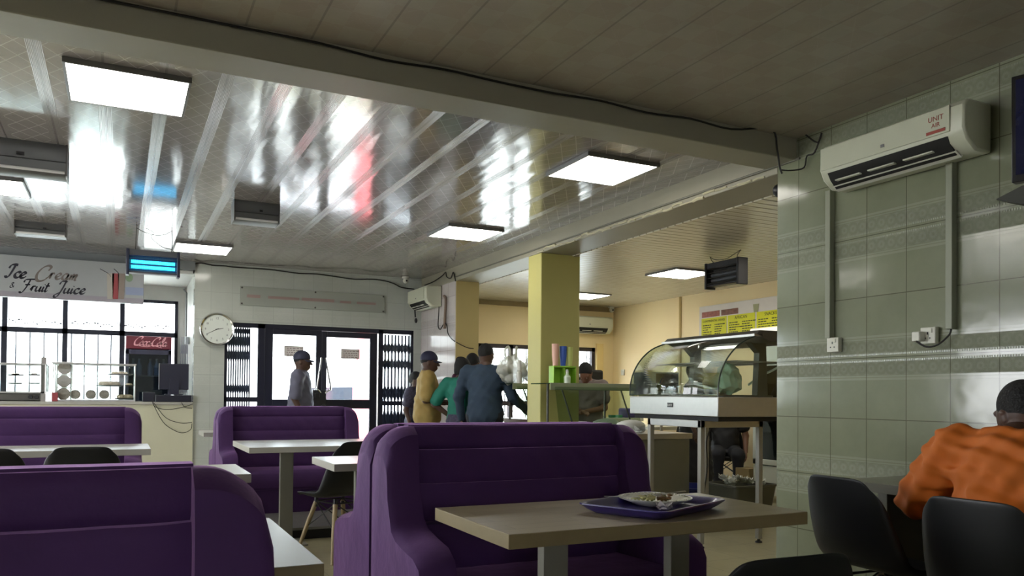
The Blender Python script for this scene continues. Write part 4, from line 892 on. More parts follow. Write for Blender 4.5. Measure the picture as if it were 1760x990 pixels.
MB().box(.05, .6, .06, bd-.06, 1.15, 1.165).build('hot_plate', M_steel_d, t)
for k, (x, y) in enumerate(((.16, .95), (.2, .78), (.18, .6), (.16, .42), (.3, .3), (.32, .7))):
    crumple('silver foil food tray scrap inside the curved glass display', (3.96+x, 4.6+y, 1.166), .045, 8+k, M_steel, 'foil_wrap', 'foil', 'foil scraps in heated display')
# plastic bag inside / behind the right glass
def bag(label, c, r, m, handles=True, seed=1, squash=1.0):
    random.seed(seed); n, mm = 28, 18; vs = []
    ph = [random.uniform(0, 6) for _ in range(6)]
    t = thing('plastic_bag', label, 'plastic bag', c); b = MB(); rows = []
    for i in range(mm+1):
        th = PI*i/mm; zz = math.cos(th); row = []
        for k in range(n):
            a = 2*PI*k/n; w = 1+.08*math.sin(5*a+ph[0]+3*zz)+.06*math.sin(9*a+ph[1])*math.sin(3*th)+.05*math.sin(13*a+ph[2]+5*zz)
            rr = math.sin(th)**.8*w*(1-.35*max(0, zz)); row.append((r*rr*math.cos(a), r*.7*rr*math.sin(a), r*(1+zz)*squash*(1+.02*math.sin(4*a))))
        rows.append(row)
    b.grid(rows, True); o_ = b.build('bag_body', m, t); tx = bpy.data.textures.new('crumple', 'VORONOI'); tx.noise_scale = r*.55; md = o_.modifiers.new('sub', 'SUBSURF'); md.levels = 2; md.render_levels = 2; md = o_.modifiers.new('crumple', 'DISPLACE'); md.texture = tx; md.strength = r*.38; md.texture_coords = 'LOCAL'
    if handles:
        h = MB(); H = 2*r*squash
        for s in (-1, 1): h.tube(smooth([(s*.3*r-.1*r, 0, H*.85), (s*.42*r-.1*r, .02, H*1.1), (s*.3*r, .01, H*1.28), (s*.2*r, 0, H*1.1), (s*.22*r, 0, H*.88)], 5), .014, 6)
        h.build('handle', m, t)
    return t
M_bag_g = mat('green_clear_bag', (150, 186, 166), .25, alpha=.75); M_bag = mat('white_bag', (186, 188, 176), .35, alpha=.72)
p = at(1268, 683, Y=5.0); bag('pale green tied plastic bag behind the display side glass', (4.42, 5.02, 1.167), .13, M_bag_g, False, 4, .95)
p = at(1315, 672, Y=5.1)
cable([Vector((4.62, 5.0, 1.25)), Vector((4.68, 4.9, 1.33)), Vector((4.74, 4.85, 1.37)), Vector((4.83, 4.8, 1.43))], 'twisted clear plastic strip hanging at the display side glass', .01, mat('clear_strip', (206, 220, 212), .2), 4)
cable([at(1222, 735, Y=5.0), at(1214, 760, Y=5.0), at(1216, 800, Y=5.05), at(1210, 850, Y=5.1), at(1208, 900, Y=5.15)], 'black cable hanging down beside stand leg', .006)

# ================================================================== serving counters behind the pillar
def srv(label, x0, x1, y0, y1, h, name='steel_counter'):
    t = thing(name, label, 'counter', ((x0+x1)/2, (y0+y1)/2, 0)); w, d = (x1-x0)/2, (y1-y0)/2
    MB().box(-w+.02, w-.02, -d+.02, d-.02, .04, h-.05).build('body', mat('counter_steel', (120, 120, 106), .4, .35), t, bevel=.003)
    MB().box(-w, w, -d, d, h-.05, h).build('top', M_steel, t, bevel=.004); MB().box(-w+.015, -w+.019, -d+.05, d-.05, .1, h-.08).build('side_panel', M_cream, t); return t
cxl = at(1083, 742, Y=5.75).x; 
srv('steel serving counter behind the display stand legs', cxl, 4.66, 5.75, 6.88, .82)
srv('steel serving counter left of the olive pillar where customers queue', 4.3, 4.62, 7.5, 9.0, .87)
def gshelf(label, x0, x1, y0, y1, z, zb, n=2):
    t = thing('glass_shelf', label, 'shelf', ((x0+x1)/2, (y0+y1)/2, z)); w, d = (x1-x0)/2, (y1-y0)/2
    MB().box(-w, w, -d, d, 0, .010).build('glass_top', glass('green_glass', (130, 164, 138), .10), t, smooth=False)
    MB().prism([(-d, 0), (-d-.10, -(z-zb)+.02), (-d-.106, -(z-zb)+.02), (-d-.006, 0)], -w+.05, w).build('sloping_glass', glass('faint_glass', (222, 232, 222), .04), t, smooth=False)
    MB().box(-w, w, -d-.012, -d, -.055, .012).build('front_rail', mat('green_rail', (134, 142, 116), .25), t, bevel=.003)
    for k in range(n):
        x = -w+.12+k*(2*w-.3)/max(1, n-1); MB().tube([(x, -d+.01, -.005), (x+.10, -d-.07, -(z-zb)+.02)], .008, 8).build('strut', M_steel_d, t); MB().tube([(x+.04, d-.05, -(z-zb)), (x+.04, d-.05, 0)], .012, 8).build('post', M_steel_d, t)
xs0 = at(945, 662, Y=6.5).x; xs1 = at(1092, 662, Y=6.5).x; zs = at(1010, 661, Y=6.5).z
gshelf('green-edged glass shelf over the serving trays right of the pillar', xs0, xs1, 6.5, 6.88, zs, .83)
xa = at(868, 661, Y=7.8).x; za = at(890, 661, Y=7.8).z
gshelf('glass shelf with slanted struts left of the pillar holding plastic bags', xa, xa+.75, 7.62, 8.05, za, .88, 3)
# trays on the serving counter
for k, (px, py, l) in enumerate(((1050, 726, 'white rolled cloth bundle at the far left of serving counter'), (1075, 735, 'white rolled cloth bundle near the display cabinet'))):
    p = at(px, py, Y=6.3+.2*(1-k)); o = MB().ball((0, 0, .062), (.15, .08, .05), 16, 8, .05).build('cloth_bundle', mat('white_cloth', (214, 216, 210), .7)); o.location = (4.25, 6.55-.42*k, .82); tag(o, l, 'cloth', 'cloth bundles on counter')
crumple('white crumpled plastic wrap on serving counter below the display', (4.22, 5.95, .82), .08, 13, mat('clear_wrap', (210, 212, 206), .3), 'plastic_wrap', 'wrap')
# rack with cups on the glass shelf, bottle
zc_ = zs+.012
rk = at(972, 650, Y=6.62); t = thing('cup_rack', 'bright green plastic cup rack on glass shelf against the pillar', 'rack', (rk.x, 6.66, zc_)); M_lime = mat('lime_plastic', (146, 196, 58), .4)
b = MB(); b.box(-.13, .12, -.04, .06, .15, .165); b.box(-.13, -.12, -.04, .06, 0, .15); b.box(.11, .12, -.04, .06, 0, .15); b.box(-.01, 0, -.04, .06, 0, .15); b.box(-.13, .12, .05, .06, 0, .15); b.build('rack_body', M_lime, t, bevel=.003)
for k, (c_, dx, hh, l) in enumerate((((216, 170, 150), -.085, .21, 'tall pinkish stack of plastic cups on the green rack'), ((48, 88, 178), .0, .19, 'blue stack of plastic cups on the green rack'), ((196, 206, 120), .07, .185, 'yellow-green stack of plastic cups on the green rack'))):
    o = MB().lathe([(.0, 0), (.024, 0), (.034, hh*.5), (.033, hh*.52), (.036, hh), (.03, hh), (0, hh-.01)], n=18).build('cup_stack', mat('cups_%d' % k, c_, .4)); o.location = (rk.x+dx, 6.67, zc_+.166); tag(o, l, 'cups', 'stacks of plastic cups')
p = at(975, 660, Y=6.56); t = thing('pump_bottle', 'small clear bottle in front of the green cup rack', 'bottle', (p.x+.01, 6.58, zc_)); MB().lathe([(0, 0), (.032, 0), (.034, .06), (.016, .08), (.014, .1), (0, .1)], n=16).build('bottle_body', mat('bottle_clear', (200, 214, 190), .2), t); MB().lathe([(0, .1), (.016, .1), (.012, .13), (0, .13)], n=12).build('cap', M_white, t)
p = at(888, 660, Y=7.8)
bag('white carrier bag with raised handles on the glass shelf left of the pillar', (xa+.12, 7.86, za+.012), .175, M_bag, True, 2, .9); bag('second white carrier bag pressed against the pillar on the glass shelf', (xa+.42, 7.86, za+.012), .19, M_bag, False, 6, .9)
o = MB().lathe([(0, 0), (.026, 0), (.032, .12), (.026, .12), (.018, .13), (.026, .14), (.022, .16), (.018, .25), (0, .25)], n=16).build('cup_stack', M_white); q = at(893, 660, Y=7.66); o.location = (q.x, 7.67, za+.012); tag(o, 'small white stack of cups before the carrier bags', 'cups', 'stacks of plastic cups')
# kitchen back: office chair, work tables, boxes, fridge, menu
p = at(1028, 655, Y=9.2); t = thing('office_chair', 'high-backed black office chair beside the kitchen window', 'chair', (p.x, 9.3, 0))
MB().box(-.22, .22, .1, .16, .62, p.z+.16).build('backrest', mat('office_black', (16, 16, 18), .5), t, bevel=.03); MB().box(-.23, .23, -.3, .14, .46, .54).build('seat', mat('office_black'), t, bevel=.03)
MB().tube([(0, -.05, .06), (0, -.05, .46)], .025, 10).build('column', M_dark, t); b = MB()
for k in range(5): a = 2*PI*k/5; b.tube([(0, -.05, .08), (.27*math.cos(a), -.05+.27*math.sin(a), .05)], .018, 6)
b.build('star_base', M_dark, t)
tb = thing('work_table', 'cream kitchen work table behind the serving counter', 'table', (5.6, 8.6, 0)); MB().box(-.35, .35, -.3, .25, .84, .88).build('top', mat('worktop_cream', (206, 204, 184), .4), tb, bevel=.004); MB().box(-.33, .33, -.28, .23, 0, .84).build('cabinet', mat('cabinet_pale', (192, 192, 172), .5), tb)
for k, (px, c_, l) in enumerate(((1050, (36, 120, 84), 'small green packet on the cream work table'), (1062, (60, 150, 110), 'green and white packet on the cream work table'))):
    p = at(px, 688, Y=8.5); tag(MB().box(p.x-.02, p.x+.04, 8.45, 8.53, .881, .915).build('food_packet', mat('packet_%d' % k, c_, .5), bevel=.004), l, 'packet', 'packets on work table')
p = at(1078, 686, Y=8.6); tag(MB().box(5.76, 5.92, 8.4, 8.6, .881, 1.0).build('purple_bowl', mat('purple_box', (84, 70, 140), .5), bevel=.02), 'purple plastic tub on the cream work table', 'tub')
# microwave seen through the curved glass
p = at(1130, 650, Y=8.4); t = thing('microwave', 'black and grey microwave seen through the curved glass', 'microwave', (p.x, 8.45, 0)); zm = at(1135, 676, Y=8.3).z
MB().box(-.20, .24, -.18, .2, zm, zm+.27).build('case', mat('micro_grey', (128, 132, 130), .4), t, bevel=.006); MB().box(-.12, .22, -.19, -.18, zm+.03, zm+.25).build('door', mat('micro_black', (14, 16, 20), .2), t); MB().box(-.19, -.13, -.19, -.18, zm+.03, zm+.25).build('control_strip', mat('micro_strip', (160, 166, 160), .4), t)
tb = thing('work_table', 'steel work table carrying the microwave in the kitchen', 'table', (p.x+.02, 8.45, 0)); MB().box(-.24, .28, -.22, .25, zm-.03, zm-.001).build('top', M_steel, tb)
for sx in (-.21, .25):
    for sy in (-.19, .22): MB().tube([(sx, sy, 0), (sx, sy, zm-.03)], .02, 8).build('leg', M_steel, tb)
# white upright fridge
t = thing('upright_fridge', 'white upright glass-door fridge in the kitchen beside the tiled wall', 'fridge', (6.72, 6.51, 0), -PI/2); w = .33
b = MB(); b.box(-w, -w+.04, -.3, .3, .08, 1.72); b.box(w-.04, w, -.3, .3, .08, 1.72); b.box(-w, w, .26, .3, .08, 1.72); b.box(-w, w, -.3, .3, 1.56, 1.72); b.box(-w, w, -.3, .3, .08, .12); b.build('cabinet', mat('fridge_white', (210, 216, 206), .35), t, bevel=.006)
MB().box(-w, w, -.32, -.3, .08, .40).build('lower_panel', mat('fridge_white'), t, bevel=.004)
b = MB(); b.box(-w, -w+.06, -.33, -.3, .41, 1.56); b.box(w-.06, w, -.33, -.3, .41, 1.56); b.box(-w, w, -.33, -.3, 1.5, 1.56); b.box(-w, w, -.33, -.3, .41, .47); d_ = b.build('door', mat('fridge_white'), t, bevel=.004); MB().box(-w+.06, w-.06, -.32, -.314, .47, 1.5).build('door_glass', glass('fridge_glass2', (110, 130, 122), .10), d_, smooth=False)
for z in (.75, 1.05, 1.3): MB().box(-w+.04, w-.04, -.28, .25, z, z+.012).build('shelf', M_steel, t)
for sx in (-.26, .26):
    for sy in (-.24, .24): MB().lathe([(.02, 0), (.02, .08)], (sx, sy, 0), 8).build('foot', M_dark, t)
# menu boards
M_menu = mat('menu_yellow', (206, 206, 22), .5); M_menuw = mat('menu_white', (206, 200, 192), .4); M_mink = mat('menu_ink', (40, 52, 20), .6)
MXX = 7.06; P = lambda x, y: at(x, y, X=MXX)
tl = P(1205, 528); bl_z = P(1205, 585).z-.12; yr = tl.y-2.3
t = thing('menu_board', 'white menu board with yellow panels on the yellow kitchen wall', 'menu board', (MXX, (tl.y+yr)/2, 0)); oy = (tl.y+yr)/2
MB().box(-.03, 0, yr-oy, tl.y-oy, bl_z, tl.z).build('board', M_menuw, t, bevel=.003)
yA = [(P(1209, 560).y, P(1252, 560).y), (P(1254, 555).y, P(1301, 555).y), (P(1304, 550).y, P(1304, 550).y-.47)]; zt_ = P(1230, 539+3).z-.03
heads = [('CONTINENTAL DISHES', 'ACCOMPLIMENT'), ('AFRICAN', 'ACCOMPLIMENT'), ('SNACKS', 'DRINKS')]
random.seed(11)
for (ya, yb), (h1, h2) in zip(yA, heads):
    MB().box(-.034, -.03, yb-oy, ya-oy, bl_z+.01, zt_).build('yellow_panel', M_menu, t, smooth=False); wd = ya-yb; X_ = -.035
    b = text_mb(h1, .042 if len(h1) > 10 else .055, frame((X_, (ya+yb)/2-oy, zt_-.055), (0, -1, 0), (0, 0, 1)), .0004); q = text_mb(h2, .046, frame((X_, (ya+yb)/2-oy, zt_-.30), (0, -1, 0), (0, 0, 1)), .0004); b.add(q.v, q.f)
    for col in (0, 1):
        for zz_, n_ in ((zt_-.09, 6), (zt_-.335, 4)):
            for r_ in range(n_):
                y0 = ya-.03-col*wd*.48; ln = random.uniform(.07, .17)*wd/.4; z = zz_-r_*.03; x_ = y0
                while x_ > y0-ln: sg = random.uniform(.015, .05); b.box(X_-.0004, X_+.0004, x_-sg-oy, x_-oy, z-.012, z); x_ -= sg+.008
    b.build('menu_text', M_mink, t, smooth=False)
for (xa_, xb_, c_, nm) in ((1210, 1240, (150, 88, 74), 'food_photo'), (1243, 1272, (118, 78, 62), 'food_photo')):
    a_, b2_ = P(xa_, 536).y, P(xb_, 532).y; MB().box(-.034, -.03, b2_-oy, a_-oy, zt_+.012, zt_+.085).build(nm, mat('food_photo_%d' % xa_, c_, .5, noise=.7, nscale=25), t, smooth=False)
a_ = P(1303, 525).y; MB().prism([(a_-oy-.05, zt_+.10), (a_-oy+.05, zt_+.10), (a_-oy+.035, zt_-.0), (a_-oy-.035, zt_-.0)], -.037, -.033, 'x').build('cup_emblem', mat('cup_emblem', (150, 150, 110), .5), t)
p0, p1 = at(1293, 590, X=6.95), at(1293, 567, X=6.95); t = thing('lit_sign', 'white lit rounded sign box above the fridge', 'sign', (6.95, p0.y-.4, p0.z)); MB().box(-.05, .05, -.42, .4, 0, p1.z-p0.z+.01).build('sign_box', mat('lit_white', (235, 235, 225), .4, emit=(255, 250, 235), es=.5), t, bevel=.02)
text_mb('DESSERT', .105, frame((-.0515, .26, .01), (0, -1, 0), (0, 0, 1)), .0005, align='LEFT').build('lettering', mat('sign_grey_ink', (160, 160, 150), .5), t, smooth=False)
p = at(1071, 640, X=7.065); t = thing('light_switch', 'cream light switch on the yellow kitchen wall', 'switch', (7.065, p.y, p.z)); MB().box(-.012, 0, -.045, .045, -.045, .045).build('plate', M_plast, t, bevel=.003); MB().box(-.018, -.012, -.012, .012, -.02, .02).build('rocker', M_plast, t)
# bins and basin
t = thing('waste_bin', 'grey square bin full of crumpled tissue behind the display stand', 'bin', (5.02, 5.52, 0))
b = MB(); r1, r2 = .19, .24; rows = [[(x, y, z) for x, y in rrect(a, a*.85, .04)] for a, z in ((.02, 0), (r1, 0), (r2, .36), (r2+.012, .365), (r2+.012, .38), (r2-.008, .38), (r1-.01, .02), (.02, .02))]; b.grid(rows, True); b.build('bin_body', mat('bin_grey', (66, 66, 54), .5), t)
random.seed(5)
for k in range(14): crumple('crumpled white tissue heaped in the grey bin', (5.02+random.uniform(-.17, .17), 5.52+random.uniform(-.13, .13), .36+random.uniform(0, .05)), .06, 7+k, mat('tissue', (196, 198, 186), .7), 'tissue', 'tissue', 'tissues in the grey bin')
t = thing('basin', 'round blue plastic basin on the floor behind the display stand', 'basin', (4.93, 6.1, 0)); MB().lathe([(0, 0), (.2, 0), (.26, .28), (.275, .285), (.275, .3), (.255, .3), (.195, .02), (0, .02)], n=32).build('basin_body', mat('blue_plastic', (34, 48, 128), .4), t)
tag(MB().box(6.42, 6.6, 6.93, 7.15, 0, .34).build('cardboard_box', mat('cardboard', (146, 128, 90), .8), bevel=.003), 'brown cardboard box beside the white fridge', 'box')
tb = thing('work_table', 'low cluttered kitchen table near the black chairs', 'table', (6.74, 9.3, 0)); MB().box(-.3, .3, -.5, .5, .70, .74).build('top', mat('pale_top', (190, 190, 176), .5), tb)
for sx in (-.27, .27):
    for sy in (-.46, .46): MB().box(sx-.02, sx+.02, sy-.02, sy+.02, 0, .70).build('leg', M_steel_d, tb)
# ================================================================== people (signed distance bodies meshed with surface nets)
def nets(f, lo, hi, h):
    ax = [np.arange(lo[i]-2*h, hi[i]+2.5*h, h) for i in range(3)]
    G = f(np.stack(np.meshgrid(*ax, indexing='ij'), -1)); I = G < 0; nx, ny, nz = G.shape
    S = np.zeros((nx-1, ny-1, nz-1, 3)); Cn = np.zeros((nx-1, ny-1, nz-1))
    base = [(a, b, c) for a in (0, 1) for b in (0, 1) for c in (0, 1)]
    def sl(o): return tuple(slice(o[i], G.shape[i]-1+o[i]) for i in range(3))
    for o in base:
        for d in range(3):
            if o[d]: continue
            o2 = list(o); o2[d] = 1; g0, g1 = G[sl(o)], G[sl(o2)]; cr = (g0 < 0) != (g1 < 0)
            t = np.where(cr, g0/np.where(cr, g0-g1, 1), 0)
            for k in range(3): S[..., k] += np.where(cr, (o[k]+(t if k == d else 0)), 0)
            Cn += cr
    act = Cn > 0; idx = -np.ones(act.shape, int); idx[act] = np.arange(act.sum())
    ii = np.argwhere(act); V = (S[act]/Cn[act][:, None]+ii)*h+np.array([a[0] for a in ax])
    F = []
    for d in range(3):
        e, g = (d+1) % 3, (d+2) % 3
        a = [slice(None)]*3; b = [slice(None)]*3; a[d] = slice(0, -1); b[d] = slice(1, None)
        cr = I[tuple(a)] != I[tuple(b)]; q = np.argwhere(cr); q = q[(q[:, e] > 0) & (q[:, g] > 0) & (q[:, e] < act.shape[e]) & (q[:, g] < act.shape[g])]
        fl = I[tuple(a)][tuple(q.T)]
        def c(de, dg): r = q.copy(); r[:, e] -= de; r[:, g] -= dg; return idx[tuple(r.T)]
        quad = np.stack([c(1, 1), c(0, 1), c(0, 0), c(1, 0)], 1); quad[~fl] = quad[~fl][:, ::-1]; F.append(quad)
    F = np.concatenate(F); F = F[(F >= 0).all(1)]
    return V, F
def dseg(P, a, b, ra, rb):
    a = np.array(a, float); b = np.array(b, float); ab = b-a; t = np.clip(((P-a)@ab)/max(ab@ab, 1e-9), 0, 1); return np.linalg.norm(P-a-t[..., None]*ab, axis=-1)-(ra+(rb-ra)*t)
def dell(P, c, r, R=None):
    q = P-np.array(c, float)
    if R is not None: q = q@R
    r = np.array(r, float); k0 = np.linalg.norm(q/r, axis=-1); k1 = np.linalg.norm(q/(r*r), axis=-1)+1e-9; return k0*(k0-1)/k1
def smin(a, b, k): h = np.clip(.5+.5*(b-a)/k, 0, 1); return b+(a-b)*h-k*h*(1-h)
def ev(P, prims, k=.03, off=0):
    d = None
    for p in prims:
        e = dseg(P, *p[1:5]) if p[0] == 's' else dell(P, *p[1:])
        e = e-off; d = e if d is None else smin(d, e, k)
    return d
def bnd(prims, pad=.03):
    lo = np.array([9e9]*3); hi = -lo
    for p in prims:
        if p[0] == 's':
            r = max(p[3], p[4]); a = np.minimum(p[1], p[2])-r; b = np.maximum(p[1], p[2])+r
        else: r = max(p[2]); a = np.array(p[1])-r; b = np.array(p[1])+r
        lo = np.minimum(lo, a); hi = np.maximum(hi, b)
    return lo-pad, hi+pad
def mesh_obj(name, parts, m, parent):
    V = []; F = []; n = 0
    for v, f in parts: V.append(v); F.append(f+n); n += len(v)
    V = np.concatenate(V); F = np.concatenate(F); me = bpy.data.meshes.new(name); me.from_pydata(V.tolist(), [], F.tolist()); me.update(); me.materials.append(m)
    me.polygons.foreach_set('use_smooth', [True]*len(me.polygons)); o = bpy.data.objects.new(name, me); COL.objects.link(o); o.parent = parent; return o
def hand_prims(wr, d, palm_n, s, curl=.5, side=1):
    d = np.array(d, float); d /= np.linalg.norm(d); n = np.array(palm_n, float); n -= d*(n@d); n /= np.linalg.norm(n); u = np.cross(d, n)*side; wr = np.array(wr, float); P = []
    pc = wr+d*.05*s
    for k in (-1, -.33, .33, 1): P.append(('s', tuple(wr+d*.015*s+u*k*.016*s), tuple(wr+d*.085*s+u*k*.028*s), .013*s, .011*s))
    for k, ln in ((-1, .060), (-.36, .074), (.32, .070), (1, .055)):
        b0 = wr+d*.09*s+u*k*.028*s; a = 0; p = b0
        for j, (fr, rr) in enumerate(((.45, .0092), (.33, .0085), (.22, .0078))):
            a += curl*(.5+.35*j); dd = d*math.cos(a)+n*math.sin(a); p2 = p+dd*ln*fr*1.15*s; P.append(('s', tuple(p), tuple(p2), rr*s, (rr-.0007)*s)); p = p2
    t0 = wr+d*.03*s-u*.024*s; t1 = t0+(d*.6-u*.8+n*.25)*.035*s; t2 = t1+(d*.9-u*.25+n*.35)*.032*s
    P += [('s', tuple(t0), tuple(t1), .013*s, .0105*s), ('s', tuple(t1), tuple(t2), .010*s, .008*s)]
    return P
def person(label, x, y, face, H=1.72, skin=None, hair='short', shirt=None, sleeve='short', lower=None, lower_kind='trousers', la=None, ra=None, head=(0, 0), build=1.0, seated=None, lean=0, z0=0, fine=False, cap=None, hem=.86, shawl=None, curls=(.5, .5), drop=0):
    s = H/1.72; t = thing('person', label, 'person', (x, y, z0), math.atan2(face[1], face[0])-PI/2); skin = skin or M_skin
    V = lambda *a: np.array(a, float)*s
    hz = .50 if seated is None else 0; B = build
    hipz = .93 if seated is None else .54
    dz = hipz-.93
    L = lambda xx, yy, zz: (lambda q: (q[0]*s, (q[1]+math.sin(lean)*(max(0, q[2]-hipz)))*s, (q[2]-(1-math.cos(lean))*max(0, q[2]-hipz))*s))((xx, yy, zz+dz))
    hy, hp = math.radians(head[0]), math.radians(head[1]); R = np.array(Matrix.Rotation(hy, 3, 'Z') @ Matrix.Rotation(hp, 3, 'X')); hc0 = np.array(L(0, .012, 1.475))+np.array((0, drop*.5, -drop))
    def Hd(xx, yy, zz): return tuple(hc0+R@(np.array((xx, yy, zz))*s))
    hw = .19*B
    head_p = [('e', Hd(0, -.005, .135), tuple(V(.076, .096, .098)), R), ('e', Hd(0, .035, .085), tuple(V(.062, .066, .078)), R), ('s', Hd(0, .055, .02), Hd(0, .075, .032), .030*s, .024*s), ('s', Hd(0, -.02, .10), Hd(0, .0, .03), .062*s, .05*s)]
    face_p = [('s', Hd(0, .098, .115), Hd(0, .121, .080), .009*s, .015*s), ('s', Hd(-.014, .112, .078), Hd(.014, .112, .078), .009*s, .009*s), ('s', Hd(-.02, .098, .047), Hd(.02, .098, .047), .010*s, .010*s), ('s', Hd(-.018, .095, .035), Hd(.018, .095, .035), .010*s, .010*s), ('s', Hd(-.045, .082, .133), Hd(.045, .082, .133), .013*s, .013*s)]
    for k in (-1, 1): face_p += [('e', Hd(k*.077, -.005, .10), tuple(V(.010, .018, .030)), R), ('s', Hd(k*.08, .005, .12), Hd(k*.086, -.018, .115), .006*s, .006*s)]
    neck = [('s', L(0, -.005, 1.40), Hd(0, -.012, .05), .058*s, .054*s)]
    torso = [('e', L(0, 0, 1.27), tuple(V(.165*B, .112*B, .19)), None), ('e', L(0, .01, 1.08), tuple(V(.145*B, .108*B, .17)), None), ('e', L(0, -.005, .94), tuple(V(.165*B, .118*B, .13)), None), ('s', L(-hw*.8, 0, 1.405), L(hw*.8, 0, 1.405), .055*s, .055*s), ('s', L(0, -.01, 1.37), L(0, -.008, 1.44), .085*s, .062*s)]
    dl = ((-.24*B-.02, -.02, 1.13), (-.25*B, .06, .88)); dr_ = ((.24*B+.02, -.02, 1.13), (.25*B, .06, .88))
    arms = []; fore = []; hands = []
    for sd, spec, dflt, cu in ((-1, la, dl, curls[0]), (1, ra, dr_, curls[1])):
        e_, w_ = spec or dflt; sh = L(sd*hw, -.005, 1.395); e = L(*e_); w = L(*w_)
        arms.append([('s', sh, e, .052*s*B**.5, .040*s)]); fore.append([('s', e, w, .040*s, .027*s)])
        dd = np.array(w)-np.array(e); dd /= np.linalg.norm(dd); pn = np.array((-sd*1.0, .3, -.2)) if abs(dd[2]) > .6 else np.array((0, 0, -1.)); hands.append(hand_prims(np.array(w), dd, pn, s, cu, sd))
    legs = []
    if seated is None:
        for k in (-1, 1): legs += [('s', L(k*.09, 0, .90), L(k*.10, .015, .50), .088*s*B, .058*s), ('s', L(k*.10, .015, .50), L(k*.105, -.01, .10), .056*s, .038*s)]
        feet = [[('s', L(k*.105, -.03, .05), L(k*.12, .13, .035), .042*s, .034*s)] for k in (-1, 1)]
    else:
        ky = seated
        for k in (-1, 1): legs += [('s', tuple(V(k*.09, 0, hipz-.02)), tuple(V(k*.12, ky, hipz-.03)), .088*s*B, .062*s), ('s', tuple(V(k*.12, ky, hipz-.03)), tuple(V(k*.12, ky-.02, .10)), .060*s, .040*s)]
        feet = [[('s', tuple(V(k*.12, ky-.05, .05)), tuple(V(k*.13, ky+.12, .035)), .042*s, .034*s)] for k in (-1, 1)]
    hh = .008 if fine else .014
    def mk(pr, h, k=.03, off=0, extra=None):
        lo, hi = bnd(pr, .02+off); 
        def f(P):
            d = ev(P, pr, k, off)
            return extra(P, d) if extra else d
        return nets(f, lo, hi, h)
    hd = mk(head_p+neck, hh*.6, .035, 0, lambda P, d: smin(d, ev(P, face_p, .006), .008))
    body = [hd, mk(torso+neck+sum(arms, []), hh*1.2, .05)]
    for a, f_ in zip(arms, fore): body.append(mk(a+f_, hh, .02))
    for h_ in hands: body.append(mk(h_, .0045 if not fine else .0035, .008))
    body.append(mk(legs+torso[2:3], hh*1.4, .05)); 
    for ft in feet: body.append(mk(ft, .012, .02))
    mesh_obj('body', body, skin, t)
    for k in (-1, 1): b = MB(); b.ball(Hd(k*.031, .086, .113), .010*s, 10, 8); b.build('eye', M_eye, t)
    def wr(P, d, a=.004):
        a = a*1.5
        return d+a*(np.sin(P[..., 2]*55+P[..., 0]*30+np.sin(P[..., 1]*40)*1.5)*.5+np.sin(P[..., 0]*70-P[..., 2]*42)*.35+np.sin(P[..., 1]*60+P[..., 2]*75+P[..., 0]*25)*.3)
    if shirt:
        pr = torso+sum(arms, []); 
        if sleeve == 'long': pr = pr+sum(fore, [])
        if sleeve == 'half': pr = torso+[('s', a[0][1], tuple(np.array(a[0][1])*.18+np.array(a[0][2])*.82), .062*s*B**.9, .060*s*B**.9) for a in arms]
        if sleeve == 'short': pr = torso+[('s', a[0][1], tuple(np.array(a[0][1])*.4+np.array(a[0][2])*.6), .062*s, .062*s) for a in arms]
        hz_ = L(0, 0, hem)[2]; nk = np.array(L(0, .0, 1.49)); amp = .008 if fine else .004
        pr = pr+[('s', L(0, 0, 1.1), L(0, 0, .92), .135*s*B, .145*s*B)]
        def ex(P, d):
            d = wr(P, d, amp); d = np.maximum(d, hz_-P[..., 2]+(0 if sleeve != 'long' else -9*(np.abs(P[..., 0]) > .19*s*B+.05)))
            return np.maximum(d, .074*s-np.linalg.norm((P-nk)*np.array((1, 1, .8)), axis=-1))
        mesh_obj('shirt', [mk(pr, hh*.9, .045, .016*s, ex)], shirt, t)
        col = MB(); cpts = [L(.07*math.cos(a), .062*math.sin(a)-.004, 1.425+.012*math.sin(a)*-1) for a in np.linspace(0, 2*PI, 20)]; col.tube(cpts, .014*s, 8); col.build('collar', shirt, t)
    if lower:
        if lower_kind == 'trousers':
            zt_ = L(0, 0, 1.02)[2]; mesh_obj('trousers', [mk(legs+torso[2:3], hh*1.3, .05, .014*s, lambda P, d: wr(P, np.maximum(d, P[..., 2]-zt_), .003))], lower, t)
        else:
            sk = [('s', L(0, 0, .98), L(0, .01, .35), .15*s*B, .22*s)]; mesh_obj('skirt', [mk(sk+torso[2:3], hh*1.3, .05, .01, lambda P, d: wr(P, np.maximum(d, P[..., 2]-L(0, 0, 1.05)[2]), .006))], lower, t)
    for ft in feet:
        lo, hi = bnd(ft); mesh_obj('shoe', [mk(ft, .012, .02, .006)], M_dark, t)
    if hair in ('short', 'bun', 'wrap'):
        hp_ = [('e', Hd(0, -.012, .145), tuple(V(.080, .099, .098)), R)]
        if hair == 'bun': hp_ = [('e', Hd(0, -.02, .145), tuple(V(.086, .108, .104)), R), ('e', Hd(0, -.10, .12), tuple(V(.05, .045, .05)), R)]
        if hair == 'wrap': hp_ = [('e', Hd(0, -.02, .15), tuple(V(.09, .112, .105)), R), ('e', Hd(.0, -.06, .22), tuple(V(.06, .06, .04)), R), ('e', Hd(0, -.07, .08), tuple(V(.07, .05, .07)), R)]
        nrm = R@np.array((0, -.75, .66)); o0 = np.array(Hd(0, .02, .112))
        o1 = np.array(Hd(0, 0, .03)); up_ = R@np.array((0, 0, 1.))
        mesh_obj('hair', [mk(hp_, hh*.55, .02, .002, lambda P, d: np.maximum(np.maximum(d, -((P-o0)@nrm)), -((P-o1)@up_)))], M_hair, t)
